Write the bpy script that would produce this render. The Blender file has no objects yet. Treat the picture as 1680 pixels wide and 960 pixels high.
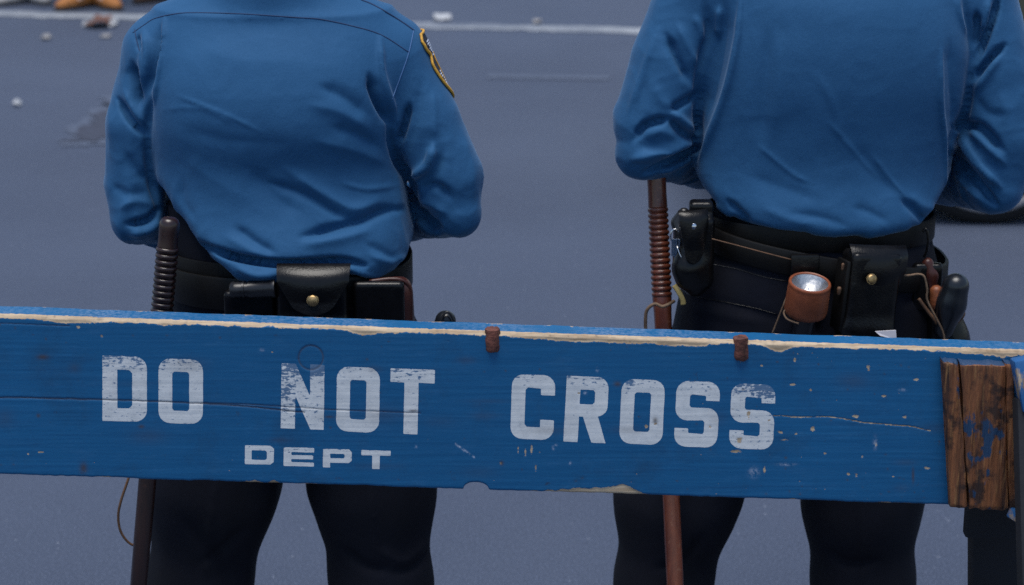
import bpy, bmesh, math, random
import numpy as np
from mathutils import Vector, Matrix
from mathutils.bvhtree import BVHTree

random.seed(7); rng = np.random.default_rng(7)
R = math.radians
sc = bpy.context.scene
COL = sc.collection

# ------------------------------------------------------------------ camera, sky, sun, exposure
H, PITCH, FPX = 1.98, R(17.0), 3360.0          # eye height, downward tilt, focal length in photograph pixels
cam_d = bpy.data.cameras.new('camera'); cam = bpy.data.objects.new('camera', cam_d); COL.objects.link(cam)
cam_d.sensor_width = 36.0; cam_d.lens = 36.0 * FPX / 1680.0; cam_d.clip_end = 2000
cam.location = (0, 0, H); cam.rotation_euler = (R(90) - PITCH, 0, 0)
cam_d.dof.use_dof = True; cam_d.dof.focus_distance = 3.16; cam_d.dof.aperture_fstop = 5.0
sc.camera = cam

SUN_EL, SUN_AZ = R(80), R(-155)                  # azimuth measured from +Y (away from camera) towards +X
world = bpy.data.worlds.new('World'); sc.world = world; world.use_nodes = True
wn = world.node_tree.nodes; wl = world.node_tree.links
sky = wn.new('ShaderNodeTexSky'); sky.sky_type = 'NISHITA'; sky.sun_disc = False
sky.sun_elevation = SUN_EL; sky.sun_rotation = SUN_AZ; sky.air_density = 1.2; sky.dust_density = 0.8; sky.ozone_density = 2.5
wl.new(sky.outputs[0], wn['Background'].inputs['Color']); wn['Background'].inputs['Strength'].default_value = 0.075
sun_d = bpy.data.lights.new('sun', 'SUN'); sun = bpy.data.objects.new('sun', sun_d); COL.objects.link(sun)
sun_d.energy = 1.9; sun_d.angle = R(36); sun_d.color = (1.0, 0.96, 0.90)
_sd = Vector((math.sin(SUN_AZ) * math.cos(SUN_EL), math.cos(SUN_AZ) * math.cos(SUN_EL), math.sin(SUN_EL)))
sun.location = _sd * 20; sun.rotation_euler = _sd.to_track_quat('Z', 'Y').to_euler()
sc.view_settings.view_transform = 'Standard'; sc.view_settings.look = 'None'
sc.view_settings.exposure = 0.80; sc.view_settings.gamma = 1.0; sc.view_settings.use_curve_mapping = False
sc.render.engine = 'CYCLES'; sc.cycles.use_denoising = False; sc.cycles.max_bounces = 6

# ------------------------------------------------------------------ layout helpers (photograph pixel -> point in the place)
CT, ST = math.cos(PITCH), math.sin(PITCH)
def W(px, py, y):
    u = (px - 840.0) / FPX; v = (py - 480.0) / FPX
    k = y / (CT - v * ST)
    return np.array([u * k, y, H + k * (-ST - v * CT)])
def proj(V):
    dx, dy, dz = V[:, 0], V[:, 1], V[:, 2] - H
    dep = dy * CT - dz * ST
    return 840 + FPX * dx / dep, 480 - FPX * (dy * ST + dz * CT) / dep
def ground(px, py):
    a = PITCH + math.atan((py - 480) / FPX); y = H / math.tan(a)
    return W(px, py, y)
def ppm(y, py=480):                             # pixels per metre at a depth
    p = W(840, py, y); return FPX / (y * CT - (p[2] - H) * ST)

# ------------------------------------------------------------------ object helpers
OFF = {}
def props(o, label=None, cat=None, group=None, kind=None):
    if label: o['label'] = label
    if cat: o['category'] = cat
    if group: o['group'] = group
    if kind: o['kind'] = kind
    return o
def empty(name, loc, label, cat, group=None):
    o = bpy.data.objects.new(name, None); COL.objects.link(o); o.location = tuple(loc); o.empty_display_size = .05
    OFF[o.name] = np.array(loc, float); return props(o, label, cat, group)
def mesh(name, V, F, mat, parent=None, base=None, smooth=True, attrs=None, uv=None):
    V = np.asarray(V, np.float32)
    off = OFF[parent.name] if parent is not None else (np.array(base, float) if base is not None else np.zeros(3))
    me = bpy.data.meshes.new(name)
    Vl = (V - off).astype(np.float32)
    if isinstance(F, np.ndarray):
        n, k = F.shape
        me.vertices.add(len(Vl)); me.vertices.foreach_set('co', Vl.ravel())
        me.loops.add(n * k); me.loops.foreach_set('vertex_index', F.astype(np.int32).ravel())
        me.polygons.add(n); me.polygons.foreach_set('loop_start', np.arange(0, n * k, k, dtype=np.int32))
        me.update(calc_edges=True); me.validate()
    else:
        me.from_pydata([tuple(v) for v in Vl], [], [tuple(f) for f in F]); me.update()
    if smooth: me.polygons.foreach_set('use_smooth', np.ones(len(me.polygons), bool))
    for k_, a in (attrs or {}).items():
        at = me.attributes.new(k_, 'FLOAT', 'POINT'); at.data.foreach_set('value', np.asarray(a, np.float32))
    o = bpy.data.objects.new(name, me); COL.objects.link(o)
    if mat: me.materials.append(mat)
    if parent is not None: o.parent = parent; OFF[o.name] = off
    else: o.location = tuple(off); OFF[o.name] = off
    return o
def bm_obj(name, bm, mat, parent=None, base=None, smooth=False, angle=None):
    bmesh.ops.recalc_face_normals(bm, faces=bm.faces)
    V = [v.co[:] for v in bm.verts]; bm.verts.index_update()
    F = [[v.index for v in f.verts] for f in bm.faces]
    bm.free()
    o = mesh(name, V, F, mat, parent, base, smooth)
    if angle is not None:
        o.data.polygons.foreach_set('use_smooth', np.ones(len(o.data.polygons), bool)); o.data.set_sharp_from_angle(angle=R(angle))
    return o
def frame(fwd, up=(0, 0, 1)):
    f = np.array(fwd, float); f /= np.linalg.norm(f); u = np.array(up, float)
    s = np.cross(f, u)
    if np.linalg.norm(s) < 1e-4: s = np.cross(f, (1, 0, 0))
    s /= np.linalg.norm(s); return f, s, np.cross(s, f)
def smooth_path(P, n=8):
    P = np.array(P, float); out = []
    Q = np.vstack([2 * P[0] - P[1], P, 2 * P[-1] - P[-2]])
    for i in range(1, len(Q) - 2):
        for t in np.linspace(0, 1, n, endpoint=False):
            a, b, c, d = Q[i - 1], Q[i], Q[i + 1], Q[i + 2]
            out.append(.5 * (2 * b + (c - a) * t + (2 * a - 5 * b + 4 * c - d) * t * t + (3 * b - a - 3 * c + d) * t ** 3))
    out.append(P[-1]); return np.array(out)
def tube_geo(P, r, n=8, flat=1.0, closed=False):
    P = np.array(P, float); m = len(P); r = np.broadcast_to(np.array(r, float), (m,))
    V = []; T = np.gradient(P, axis=0); ref = np.array((0., -1., 0.15))
    for i in range(m):
        t = T[i] / (np.linalg.norm(T[i]) + 1e-9); s = np.cross(t, ref)
        if np.linalg.norm(s) < 1e-3: s = np.cross(t, (0, 0, 1.))
        s /= np.linalg.norm(s); u = np.cross(s, t)
        for k in range(n):
            a = 2 * math.pi * k / n; V.append(P[i] + r[i] * (math.cos(a) * s + math.sin(a) * u * flat))
    F = [[i * n + k, i * n + (k + 1) % n, (i + 1) * n + (k + 1) % n, (i + 1) * n + k] for i in range(m - 1) for k in range(n)]
    F += [list(range(n))[::-1], [(m - 1) * n + k for k in range(n)]]
    return V, F
def tube(name, P, r, mat, parent=None, base=None, n=8, flat=1.0):
    V, F = tube_geo(P, r, n, flat); return mesh(name, V, F, mat, parent, base)
def lathe_geo(A, B, prof, n=28, ref=(0, -1, 0)):
    """prof: list of (metres along A->B, radius)"""
    A = np.array(A, float); f, s, u = frame(np.array(B, float) - A, ref); V = []; F = []
    for d, r in prof:
        for k in range(n):
            a = 2 * math.pi * k / n; V.append(A + f * d + r * (math.cos(a) * s + math.sin(a) * u))
    m = len(prof)
    for i in range(m - 1):
        for k in range(n):
            F.append([i * n + k, i * n + (k + 1) % n, (i + 1) * n + (k + 1) % n, (i + 1) * n + k])
    F += [list(range(n))[::-1], [(m - 1) * n + k for k in range(n)]]
    return V, F
def lathe(name, A, B, prof, mat, parent=None, base=None, n=28, caps=True):
    V, F = lathe_geo(A, B, prof, n); F = F if caps else F[:-2]
    bm = bmesh.new(); vs = [bm.verts.new(tuple(v)) for v in V]
    for f in F:
        try: bm.faces.new([vs[i] for i in f])
        except ValueError: pass
    return bm_obj(name, bm, mat, parent, base, True, 50)
def rbox(C, half, bev=.003, rot=None, seg=2):
    """bevelled box as a bmesh; rot is a 3x3 with columns = local axes"""
    bm = bmesh.new(); bmesh.ops.create_cube(bm, size=2)
    for v in bm.verts: v.co = Vector((v.co.x * half[0], v.co.y * half[1], v.co.z * half[2]))
    if bev: bmesh.ops.bevel(bm, geom=list(bm.edges), offset=bev, segments=seg, profile=.5, affect='EDGES')
    M = Matrix(np.array(rot).tolist()).to_4x4() if rot is not None else Matrix.Identity(4)
    M.translation = Vector(tuple(C)); bm.transform(M); return bm

# ------------------------------------------------------------------ implicit bodies -> one continuous mesh
class Field:
    def __init__(s, lo, hi, h):
        s.lo = np.array(lo, float); s.h = h; s.n = np.ceil((np.array(hi) - s.lo) / h).astype(int) + 1
        s.ax = [(s.lo[i] + h * np.arange(s.n[i])).astype(np.float32) for i in range(3)]
        s.F = np.full(s.n, .05, np.float32)
    def sl(s, lo, hi):
        a = np.maximum(0, np.floor((np.array(lo) - s.lo) / s.h).astype(int)); b = np.minimum(s.n, np.ceil((np.array(hi) - s.lo) / s.h).astype(int) + 1)
        return a, np.maximum(a, b)
    def add(s, fn, lo, hi, k=.02, mode='u'):
        a, b = s.sl(np.array(lo) - .035, np.array(hi) + .035)
        if np.any(b <= a): return
        x = s.ax[0][a[0]:b[0], None, None]; y = s.ax[1][None, a[1]:b[1], None]; z = s.ax[2][None, None, a[2]:b[2]]
        d = fn(x, y, z).astype(np.float32); S = (slice(a[0], b[0]), slice(a[1], b[1]), slice(a[2], b[2])); o = s.F[S]
        if mode == 'u':
            hh = np.maximum(k - np.abs(o - d), 0) / k; s.F[S] = np.minimum(o, d) - hh * hh * k * .25
        else:
            hh = np.maximum(k - np.abs(o - d), 0) / k; s.F[S] = np.maximum(o, d) + hh * hh * k * .25
    def cone(s, A, B, ra, rb, k=.02, sy=1.0):
        A = np.array(A, float); B = np.array(B, float); ba = B - A; L2 = float(ba @ ba) + 1e-9
        def fn(x, y, z):
            px, py, pz = x - A[0], y - A[1], z - A[2]
            t = np.clip((px * ba[0] + py * ba[1] + pz * ba[2]) / L2, 0, 1)
            return np.sqrt((px - t * ba[0]) ** 2 + ((py - t * ba[1]) / sy) ** 2 + (pz - t * ba[2]) ** 2) - (ra + (rb - ra) * t)
        m = max(ra, rb) * max(1, sy); s.add(fn, np.minimum(A, B) - m, np.maximum(A, B) + m, k)
    def chain(s, P, rs, k=.02, sy=1.0):
        for i in range(len(P) - 1): s.cone(P[i], P[i + 1], rs[i], rs[i + 1], k, sy)
    def ell(s, C, r, k=.02):
        C = np.array(C, float); r = np.array(r, float)
        s.add(lambda x, y, z: (np.sqrt(((x - C[0]) / r[0]) ** 2 + ((y - C[1]) / r[1]) ** 2 + ((z - C[2]) / r[2]) ** 2) - 1) * r.min(), C - r, C + r, k)
    def section(s, rows, k=.02, n=2.4, grow=0.0):
        """rows: (z, cx, cy, a, b) from low to high; a loft of superellipses"""
        rows = np.array(sorted(rows, key=lambda q: q[0]), float); zz = rows[:, 0]
        zf = np.linspace(zz[0], zz[-1], 160)
        def cub(c):
            m = np.gradient(rows[:, c], zz); i = np.clip(np.searchsorted(zz, zf) - 1, 0, len(zz) - 2)
            hh = zz[i + 1] - zz[i]; t = (zf - zz[i]) / hh
            return ((2 * t**3 - 3 * t**2 + 1) * rows[i, c] + (t**3 - 2 * t**2 + t) * hh * m[i] + (-2 * t**3 + 3 * t**2) * rows[i + 1, c] + (t**3 - t**2) * hh * m[i + 1])
        C = [cub(c) for c in range(1, 5)]
        def at(z): return [np.interp(z, zf, c).astype(np.float32) for c in C]
        def fn(x, y, z):
            cx, cy, a, b = at(z.ravel()); a = a + grow; b = b + grow
            q = (np.abs((x - cx) / a) ** n + np.abs((y - cy) / b) ** n) ** (1 / n)
            d = (q - 1) * np.minimum(a, b)
            return np.maximum(d, np.maximum(zz[0] - z, z - zz[-1]))
        m = np.array([rows[:, 3].max(), rows[:, 4].max(), 0]) + grow
        lo = np.array([rows[:, 1].min(), rows[:, 2].min(), zz[0]]) - m; hi = np.array([rows[:, 1].max(), rows[:, 2].max(), zz[-1]]) + m
        s.add(fn, lo, hi, k); return at
    def mesh(s, smooth=2):
        F = s.F; n = np.array(F.shape); inside = F < 0
        cnt = np.zeros(n - 1, np.int8); idx8 = [(i, j, k) for i in (0, 1) for j in (0, 1) for k in (0, 1)]
        def sub(A, o): return A[o[0]:n[0] - 1 + o[0], o[1]:n[1] - 1 + o[1], o[2]:n[2] - 1 + o[2]]
        for o in idx8: cnt += sub(inside, o)
        cells = np.argwhere((cnt > 0) & (cnt < 8)); ID = np.full(n - 1, -1, np.int64); ID[tuple(cells.T)] = np.arange(len(cells))
        acc = np.zeros((len(cells), 3)); num = np.zeros(len(cells))
        val = {o: F[cells[:, 0] + o[0], cells[:, 1] + o[1], cells[:, 2] + o[2]] for o in idx8}
        for o in idx8:
            for ax in range(3):
                if o[ax]: continue
                p = list(o); p[ax] = 1; p = tuple(p); a, b = val[o], val[p]; m = (a < 0) != (b < 0)
                t = np.where(m, a / np.where(np.abs(a - b) < 1e-9, 1, a - b), 0); q = np.array(o, float)[None].repeat(len(cells), 0); q[:, ax] = t
                acc += np.where(m[:, None], q, 0); num += m
        V = s.lo + s.h * (cells + acc / num[:, None]); Q = []
        for ax in range(3):
            b, c = (ax + 1) % 3, (ax + 2) % 3; sa = [slice(None)] * 3; sb = [slice(None)] * 3; sa[ax] = slice(0, -1); sb[ax] = slice(1, None)
            i0 = inside[tuple(sa)]; i1 = inside[tuple(sb)]; E = np.argwhere(i0 != i1)
            E = E[(E[:, b] > 0) & (E[:, c] > 0) & (E[:, b] < n[b] - 1) & (E[:, c] < n[c] - 1)]
            flip = i0[tuple(E.T)]
            def g(db, dc):
                e = E.copy(); e[:, b] -= db; e[:, c] -= dc; return ID[tuple(e.T)]
            q = np.stack([g(1, 1), g(0, 1), g(0, 0), g(1, 0)], 1); q[~flip] = q[~flip][:, ::-1]; Q.append(q)
        Q = np.vstack(Q); Q = Q[(Q >= 0).all(1)]
        for _ in range(smooth): V = relax(V, Q, .5)
        return V, Q
def relax(V, Q, f):
    a = Q.ravel(); b = np.roll(Q, -1, 1).ravel(); N = len(V); c = np.bincount(a, minlength=N) + np.bincount(b, minlength=N)
    S = np.stack([np.bincount(a, V[b, i], N) + np.bincount(b, V[a, i], N) for i in range(3)], 1)
    return V + f * (S / np.maximum(c, 1)[:, None] - V)
def normals(V, Q):
    n = np.cross(V[Q[:, 2]] - V[Q[:, 0]], V[Q[:, 3]] - V[Q[:, 1]])
    N = np.stack([sum(np.bincount(Q[:, k], n[:, i], len(V)) for k in range(4)) for i in range(3)], 1)
    return N / (np.linalg.norm(N, axis=1, keepdims=True) + 1e-12)
def sculpt(V, Q, strokes, scale=1.15):
    """press folds into cloth: stroke = (points, half width, depth in mm); points and width in photograph pixels at the cloth"""
    N = normals(V, Q); u, v = proj(V); view = np.stack([-V[:, 0], -V[:, 1], H - V[:, 2]], 1); view /= np.linalg.norm(view, axis=1, keepdims=True)
    face = np.clip((N * view).sum(1) * 3.0 + .25, 0, 1); D = np.zeros(len(V))
    for pts, w, a in strokes:
        P = smooth_path([(p[0], p[1], 0) for p in pts], 5)[:, :2] if len(pts) > 2 else np.array(pts, float)
        lo = P.min(0) - 3 * w; hi = P.max(0) + 3 * w; m = np.where((u > lo[0]) & (u < hi[0]) & (v > lo[1]) & (v < hi[1]) & (face > 0))[0]
        if not len(m): continue
        p = np.stack([u[m], v[m]], 1); best = np.full(len(m), 1e9); bt = np.zeros(len(m)); L = np.r_[0, np.cumsum(np.linalg.norm(np.diff(P, axis=0), axis=1))]
        for i in range(len(P) - 1):
            d = P[i + 1] - P[i]; l2 = d @ d + 1e-9; t = np.clip((p - P[i]) @ d / l2, 0, 1); dd = np.linalg.norm(p - P[i] - t[:, None] * d, axis=1)
            k = dd < best; best[k] = dd[k]; bt[k] = (L[i] + t[k] * (L[i + 1] - L[i])) / L[-1]
        tp = np.clip(np.minimum(bt, 1 - bt) * 4.0 + .25, 0, 1); ww = w * (.55 + .45 * tp)
        a = a * (1.75 if abs(a) >= 8 and w <= 9 else 1.3 if w <= 9 and abs(a) >= 5 else 1.0)
        D[m] += a * .001 * (.5 * np.exp(-(best / ww) ** 2) + .5 * np.exp(-1.5 * best / ww)) * tp * face[m] * scale
    D = np.clip(D, -.030, .016); return V + N * D[:, None]
def vnoise(P, f, seed=0):
    """smooth value noise in 3-D, vectorised"""
    P = np.asarray(P) * f; i = np.floor(P).astype(np.int64); t = P - i; t = t * t * (3 - 2 * t)
    def hsh(a): 
        h = (a[:, 0] * 374761393 + a[:, 1] * 668265263 + a[:, 2] * 2147483647 + seed * 1442695041) & 0xffffffff
        h = ((h ^ (h >> 13)) * 1274126177) & 0xffffffff; return ((h ^ (h >> 16)) & 0xffff) / 32768.0 - 1
    r = 0
    for o in [(x, y, z) for x in (0, 1) for y in (0, 1) for z in (0, 1)]:
        w = np.prod(np.where(np.array(o), t, 1 - t), 1); r = r + w * hsh(i + np.array(o))
    return r

# ------------------------------------------------------------------ materials
def nodes(name):
    m = bpy.data.materials.new(name); m.use_nodes = True; nt = m.node_tree; return m, nt.nodes, nt.links, nt.nodes['Principled BSDF']
def N_(n, typ, **kw):
    x = n.new(typ)
    for k, v in kw.items():
        if hasattr(x, k): setattr(x, k, v)
        else: x.inputs[k].default_value = v
    return x
def noise(n, l, scale, detail=4, vec=None, rough=.55, stretch=None):
    t = N_(n, 'ShaderNodeTexNoise', Scale=scale, Detail=detail, Roughness=rough)
    if stretch is not None:
        tc = N_(n, 'ShaderNodeTexCoord'); mp = N_(n, 'ShaderNodeMapping'); mp.inputs['Scale'].default_value = stretch
        l.new(tc.outputs['Object'], mp.inputs[0]); l.new(mp.outputs[0], t.inputs['Vector'])
    elif vec is not None: l.new(vec, t.inputs['Vector'])
    else:
        tc = N_(n, 'ShaderNodeTexCoord'); l.new(tc.outputs['Object'], t.inputs['Vector'])
    return t.outputs['Fac']
def ramp(n, l, src, a, b, ca=(0, 0, 0, 1), cb=(1, 1, 1, 1)):
    r = N_(n, 'ShaderNodeValToRGB'); r.color_ramp.elements[0].position = a; r.color_ramp.elements[1].position = b
    r.color_ramp.elements[0].color = ca; r.color_ramp.elements[1].color = cb; l.new(src, r.inputs[0]); return r.outputs[0]
def mixc(n, l, fac, a, b):
    m = N_(n, 'ShaderNodeMix', data_type='RGBA')
    for sk, v in ((m.inputs[0], fac), (m.inputs[6], a), (m.inputs[7], b)):
        if isinstance(v, (int, float)): sk.default_value = v
        elif isinstance(v, tuple): sk.default_value = v if len(v) == 4 else (*v, 1)
        else: l.new(v, sk)
    return m.outputs[2]
def math_(n, l, op, a, b=0.0, clamp=False):
    m = N_(n, 'ShaderNodeMath', operation=op); m.use_clamp = clamp
    for i, v in enumerate((a, b)):
        if isinstance(v, (int, float)): m.inputs[i].default_value = v
        else: l.new(v, m.inputs[i])
    return m.outputs[0]
def bump(n, l, b, src, strength, dist, prev=None):
    x = N_(n, 'ShaderNodeBump', Strength=strength, Distance=dist); l.new(src, x.inputs['Height'])
    if prev is not None: l.new(prev, x.inputs['Normal'])
    l.new(x.outputs[0], b.inputs['Normal']); return x.outputs[0]
def simple(name, c, rough=.6, var=.15, scale=30, bs=0.0, bd=.001, metal=0, coat=0, stretch=None, spec=.5, bscale=None):
    m, n, l, b = nodes(name); f = noise(n, l, scale, 5, stretch=stretch); r = ramp(n, l, f, .3, .7)
    c2 = tuple(min(1, x * (1 + var)) for x in c); c1 = tuple(x * (1 - var) for x in c)
    l.new(mixc(n, l, r, c1, c2), b.inputs['Base Color']); b.inputs['Metallic'].default_value = metal; b.inputs['Coat Weight'].default_value = coat
    b.inputs['Specular IOR Level'].default_value = spec
    rr = math_(n, l, 'MULTIPLY_ADD', f, .2); n_ = rr.node; n_.inputs[2].default_value = rough - .1; l.new(rr, b.inputs['Roughness'])
    if bs: bump(n, l, b, noise(n, l, bscale or scale * 4, 4, stretch=stretch), bs, bd)
    return m
M = {}
def mk_road():
    m, n, l, b = nodes('asphalt')
    fine = noise(n, l, 190, 4, rough=.7); mid = noise(n, l, 48, 5, rough=.7); big = noise(n, l, .55, 4); streak = noise(n, l, 1.0, 5, stretch=(1.2, .35, 1))
    c = mixc(n, l, ramp(n, l, big, .38, .62), (.036, .050, .086), (.047, .064, .106))
    c = mixc(n, l, math_(n, l, 'MULTIPLY', ramp(n, l, streak, .52, .75), .35), c, (.058, .075, .120))
    c = mixc(n, l, math_(n, l, 'MULTIPLY', ramp(n, l, fine, .5, .66), .9), c, (.108, .134, .205))
    c = mixc(n, l, math_(n, l, 'MULTIPLY', ramp(n, l, mid, .25, .42, (1, 1, 1, 1), (0, 0, 0, 1)), .65), c, (.026, .034, .060))
    vor = N_(n, 'ShaderNodeTexVoronoi', Scale=38.0); tc = N_(n, 'ShaderNodeTexCoord'); l.new(tc.outputs['Object'], vor.inputs['Vector'])
    spk = math_(n, l, 'MULTIPLY', ramp(n, l, vor.outputs['Distance'], .06, .12, (1, 1, 1, 1), (0, 0, 0, 1)), ramp(n, l, noise(n, l, 12, 2), .58, .62))
    c = mixc(n, l, math_(n, l, 'MULTIPLY', spk, .8), c, (.30, .33, .40))
    l.new(c, b.inputs['Base Color']); b.inputs['Roughness'].default_value = .82
    bump(n, l, b, fine, .5, .004); return m
M['road'] = mk_road()
def mk_shirt():
    m, n, l, b = nodes('blue_uniform_cloth')
    tc = N_(n, 'ShaderNodeTexCoord'); f = noise(n, l, 7, 4); f2 = noise(n, l, 650, 3, rough=.8)
    c = mixc(n, l, ramp(n, l, f, .3, .7), (.016, .078, .180), (.021, .092, .207))
    c = mixc(n, l, math_(n, l, 'MULTIPLY', ramp(n, l, f2, .4, .65), .45), c, (.034, .118, .265))
    l.new(c, b.inputs['Base Color']); b.inputs['Roughness'].default_value = .72; b.inputs['Specular IOR Level'].default_value = .16
    b.inputs['Sheen Weight'].default_value = .25; b.inputs['Sheen Roughness'].default_value = .4; b.inputs['Sheen Tint'].default_value = (.5, .7, 1, 1)
    w1 = N_(n, 'ShaderNodeTexWave', wave_type='BANDS', bands_direction='X', Scale=420.0); l.new(tc.outputs['Object'], w1.inputs['Vector'])
    w2 = N_(n, 'ShaderNodeTexWave', wave_type='BANDS', bands_direction='Z', Scale=420.0); l.new(tc.outputs['Object'], w2.inputs['Vector'])
    p = bump(n, l, b, math_(n, l, 'ADD', w1.outputs['Fac'], w2.outputs['Fac']), .10, .0006)
    wr = noise(n, l, 9, 6, rough=.62, stretch=(1.5, 1, .8)); p = bump(n, l, b, wr, .24, .010, p); p = bump(n, l, b, noise(n, l, 45, 5, rough=.7), .22, .003, p)
    return m
M['shirt'] = mk_shirt()
M['seam'] = simple('seam_thread', (.012, .035, .10), .8, .1)
M['seam_light'] = simple('seam_edge', (.05, .13, .30), .7, .1)
def mk_trouser():
    m, n, l, b = nodes('navy_serge'); f = noise(n, l, 5, 4)
    l.new(mixc(n, l, ramp(n, l, f, .3, .7), (.0048, .0052, .0090), (.0062, .0076, .0155)), b.inputs['Base Color']); b.inputs['Roughness'].default_value = .85
    b.inputs['Specular IOR Level'].default_value = .2
    p = bump(n, l, b, noise(n, l, 600, 2), .2, .0008); bump(n, l, b, noise(n, l, 7, 5, stretch=(1, 1, .6)), .3, .02, p); return m
M['trouser'] = mk_trouser()
M['leather'] = simple('black_leather', (.0045, .0042, .0045), .30, .25, 40, .25, .0015, spec=.32, bscale=260)
M['leather_belt'] = simple('worn_black_belt', (.005, .0045, .0044), .5, .25, 25, .25, .001, spec=.25, bscale=200)
M['leather_edge'] = simple('raw_leather_edge', (.11, .055, .028), .7, .4, 60)
M['leather_brown'] = simple('mahogany_leather', (.055, .014, .009), .4, .4, 30, .2, .001, bscale=150)
M['cord'] = simple('tan_thong', (.17, .105, .062), .75, .35, 120, .3, .001)
M['brass'] = simple('brass_snap', (.45, .30, .14), .45, .3, 150, .2, .0005, metal=1)
M['steel'] = simple('bright_steel', (.75, .75, .76), .2, .1, 20, metal=1)
M['skin'] = simple('skin', (.50, .30, .22), .55, .1, 20, .1, .001)
M['hair'] = simple('dark_hair', (.025, .018, .013), .6, .3, 90, .4, .004, stretch=(6, 6, 1))
M['shoe'] = simple('black_shoe', (.012, .012, .013), .3, .2, 20)
def mk_wood(name, c1, c2, rough, coat, ax, scratch=(.2, .1, .06)):
    m, n, l, b = nodes(name); f = noise(n, l, 6, 6, stretch=ax); f2 = noise(n, l, 90, 4)
    c = mixc(n, l, ramp(n, l, f, .3, .7), c1, c2); c = mixc(n, l, math_(n, l, 'MULTIPLY', ramp(n, l, f2, .62, .72), .6), c, scratch)
    l.new(c, b.inputs['Base Color']); b.inputs['Roughness'].default_value = rough; b.inputs['Coat Weight'].default_value = coat; b.inputs['Coat Roughness'].default_value = .2
    bump(n, l, b, f, .2, .001); return m
M['baton_dark'] = mk_wood('dark_lacquered_wood', (.012, .005, .004), (.03, .010, .007), .34, .3, (14, 14, 1.2), (.05, .02, .014))
M['baton_red'] = mk_wood('red_lacquered_wood', (.085, .021, .011), (.165, .043, .019), .36, .3, (14, 14, 1.2), (.22, .10, .06))
M['flash_orange'] = simple('orange_plastic', (.24, .062, .022), .5, .2, 60, .2, .001)
M['black_plastic'] = simple('black_plastic', (.014, .014, .016), .35, .2, 40)
M['rubber'] = simple('black_rubber_grip', (.010, .012, .016), .3, .2, 40)
M['walnut'] = simple('walnut_grip', (.20, .06, .022), .45, .3, 40, stretch=(1, 1, 6))
M['white_tag'] = simple('white_cloth_tag', (.62, .60, .64), .8, .1)
M['tape'] = simple('yellow_strap', (.42, .30, .10), .7, .3, 60)
M['patch_gold'] = simple('gold_embroidery', (.62, .32, .035), .6, .3, 300, .4, .001)
M['patch_navy'] = simple('navy_embroidery', (.012, .014, .03), .8, .3, 300, .4, .001)
M['patch_white'] = simple('white_embroidery', (.62, .66, .78), .8, .2, 300, .3, .001)
M['rust'] = simple('rusted_iron', (.13, .042, .028), .7, .7, 60, .6, .004, bscale=120)

# ------------------------------------------------------------------ the road
road = mesh('road', [(-400, -60, 0), (400, -60, 0), (400, 900, 0), (-400, 900, 0)], [[0, 1, 2, 3]], M['road'], smooth=False); props(road, kind='structure')
def mk_paint():
    m, n, l, b = nodes('worn_road_paint'); f = noise(n, l, 2.2, 5, rough=.65, stretch=(.8, 3, 1)); f2 = noise(n, l, 60, 4)
    k = math_(n, l, 'MULTIPLY', ramp(n, l, f, .36, .62), ramp(n, l, f2, .25, .6))
    l.new(mixc(n, l, k, (.10, .12, .165), (.40, .42, .44)), b.inputs['Base Color']); b.inputs['Roughness'].default_value = .8; return m
M['paint'] = mk_paint()
def ground_strip(name, L, w0, mat, z=.004, steps=60):
    """a strip along ground points L (x, y), w0 metres wide, with ragged edges"""
    A = np.array(L[0]); B = np.array(L[1]); d = (B - A) / np.linalg.norm(B - A); nrm = np.array([-d[1], d[0]]); V = []; F = []
    for i in range(steps + 1):
        p = A + (B - A) * i / steps; a = w0 * (.5 + .07 * rng.standard_normal()); b_ = w0 * (.5 + .07 * rng.standard_normal())
        V += [(*(p - nrm * a), z), (*(p + nrm * b_), z)]
    for i in range(steps): F.append([2 * i, 2 * i + 2, 2 * i + 3, 2 * i + 1])
    return mesh(name, V, F, mat, road, smooth=False)
g0 = ground(0, 23); g1 = ground(1060, 52); dv = (g1 - g0)[:2]
ground_strip('lane_line', [g0[:2] - dv * 1.2, g0[:2] + dv * 3.0], .19, M['paint'], steps=260)
M['faint'] = simple('faint_old_marking', (.074, .094, .142), .85, .12, 3)
q0 = ground(800, 126); q1 = ground(1000, 129); ground_strip('old_marking', [q0[:2], q1[:2]], .10, M['faint'])
M['patch_road'] = simple('dark_repair_asphalt', (.037, .044, .070), .85, .2, 40, .4, .003)
M['patch_rim'] = simple('dusty_patch_rim', (.070, .089, .135), .85, .15, 20)
def poly_sheet(name, pts, z, mat, sub=14, jit=.03):
    P = [np.array(ground(*p)[:2]) for p in pts]; V = []
    for i in range(len(P)):
        a, b = P[i], P[(i + 1) % len(P)]
        for t in np.linspace(0, 1, sub, endpoint=False): V.append((*(a + (b - a) * t + rng.standard_normal(2) * jit), z))
    return mesh(name, V, [list(range(len(V)))[::-1]], mat, road, smooth=False)
poly_sheet('repair_rim', [(88, 240), (176, 156), (300, 150), (330, 244)], .004, M['patch_rim'])
poly_sheet('repair_patch', [(104, 233), (182, 168), (290, 160), (318, 236)], .008, M['patch_road'])

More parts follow.
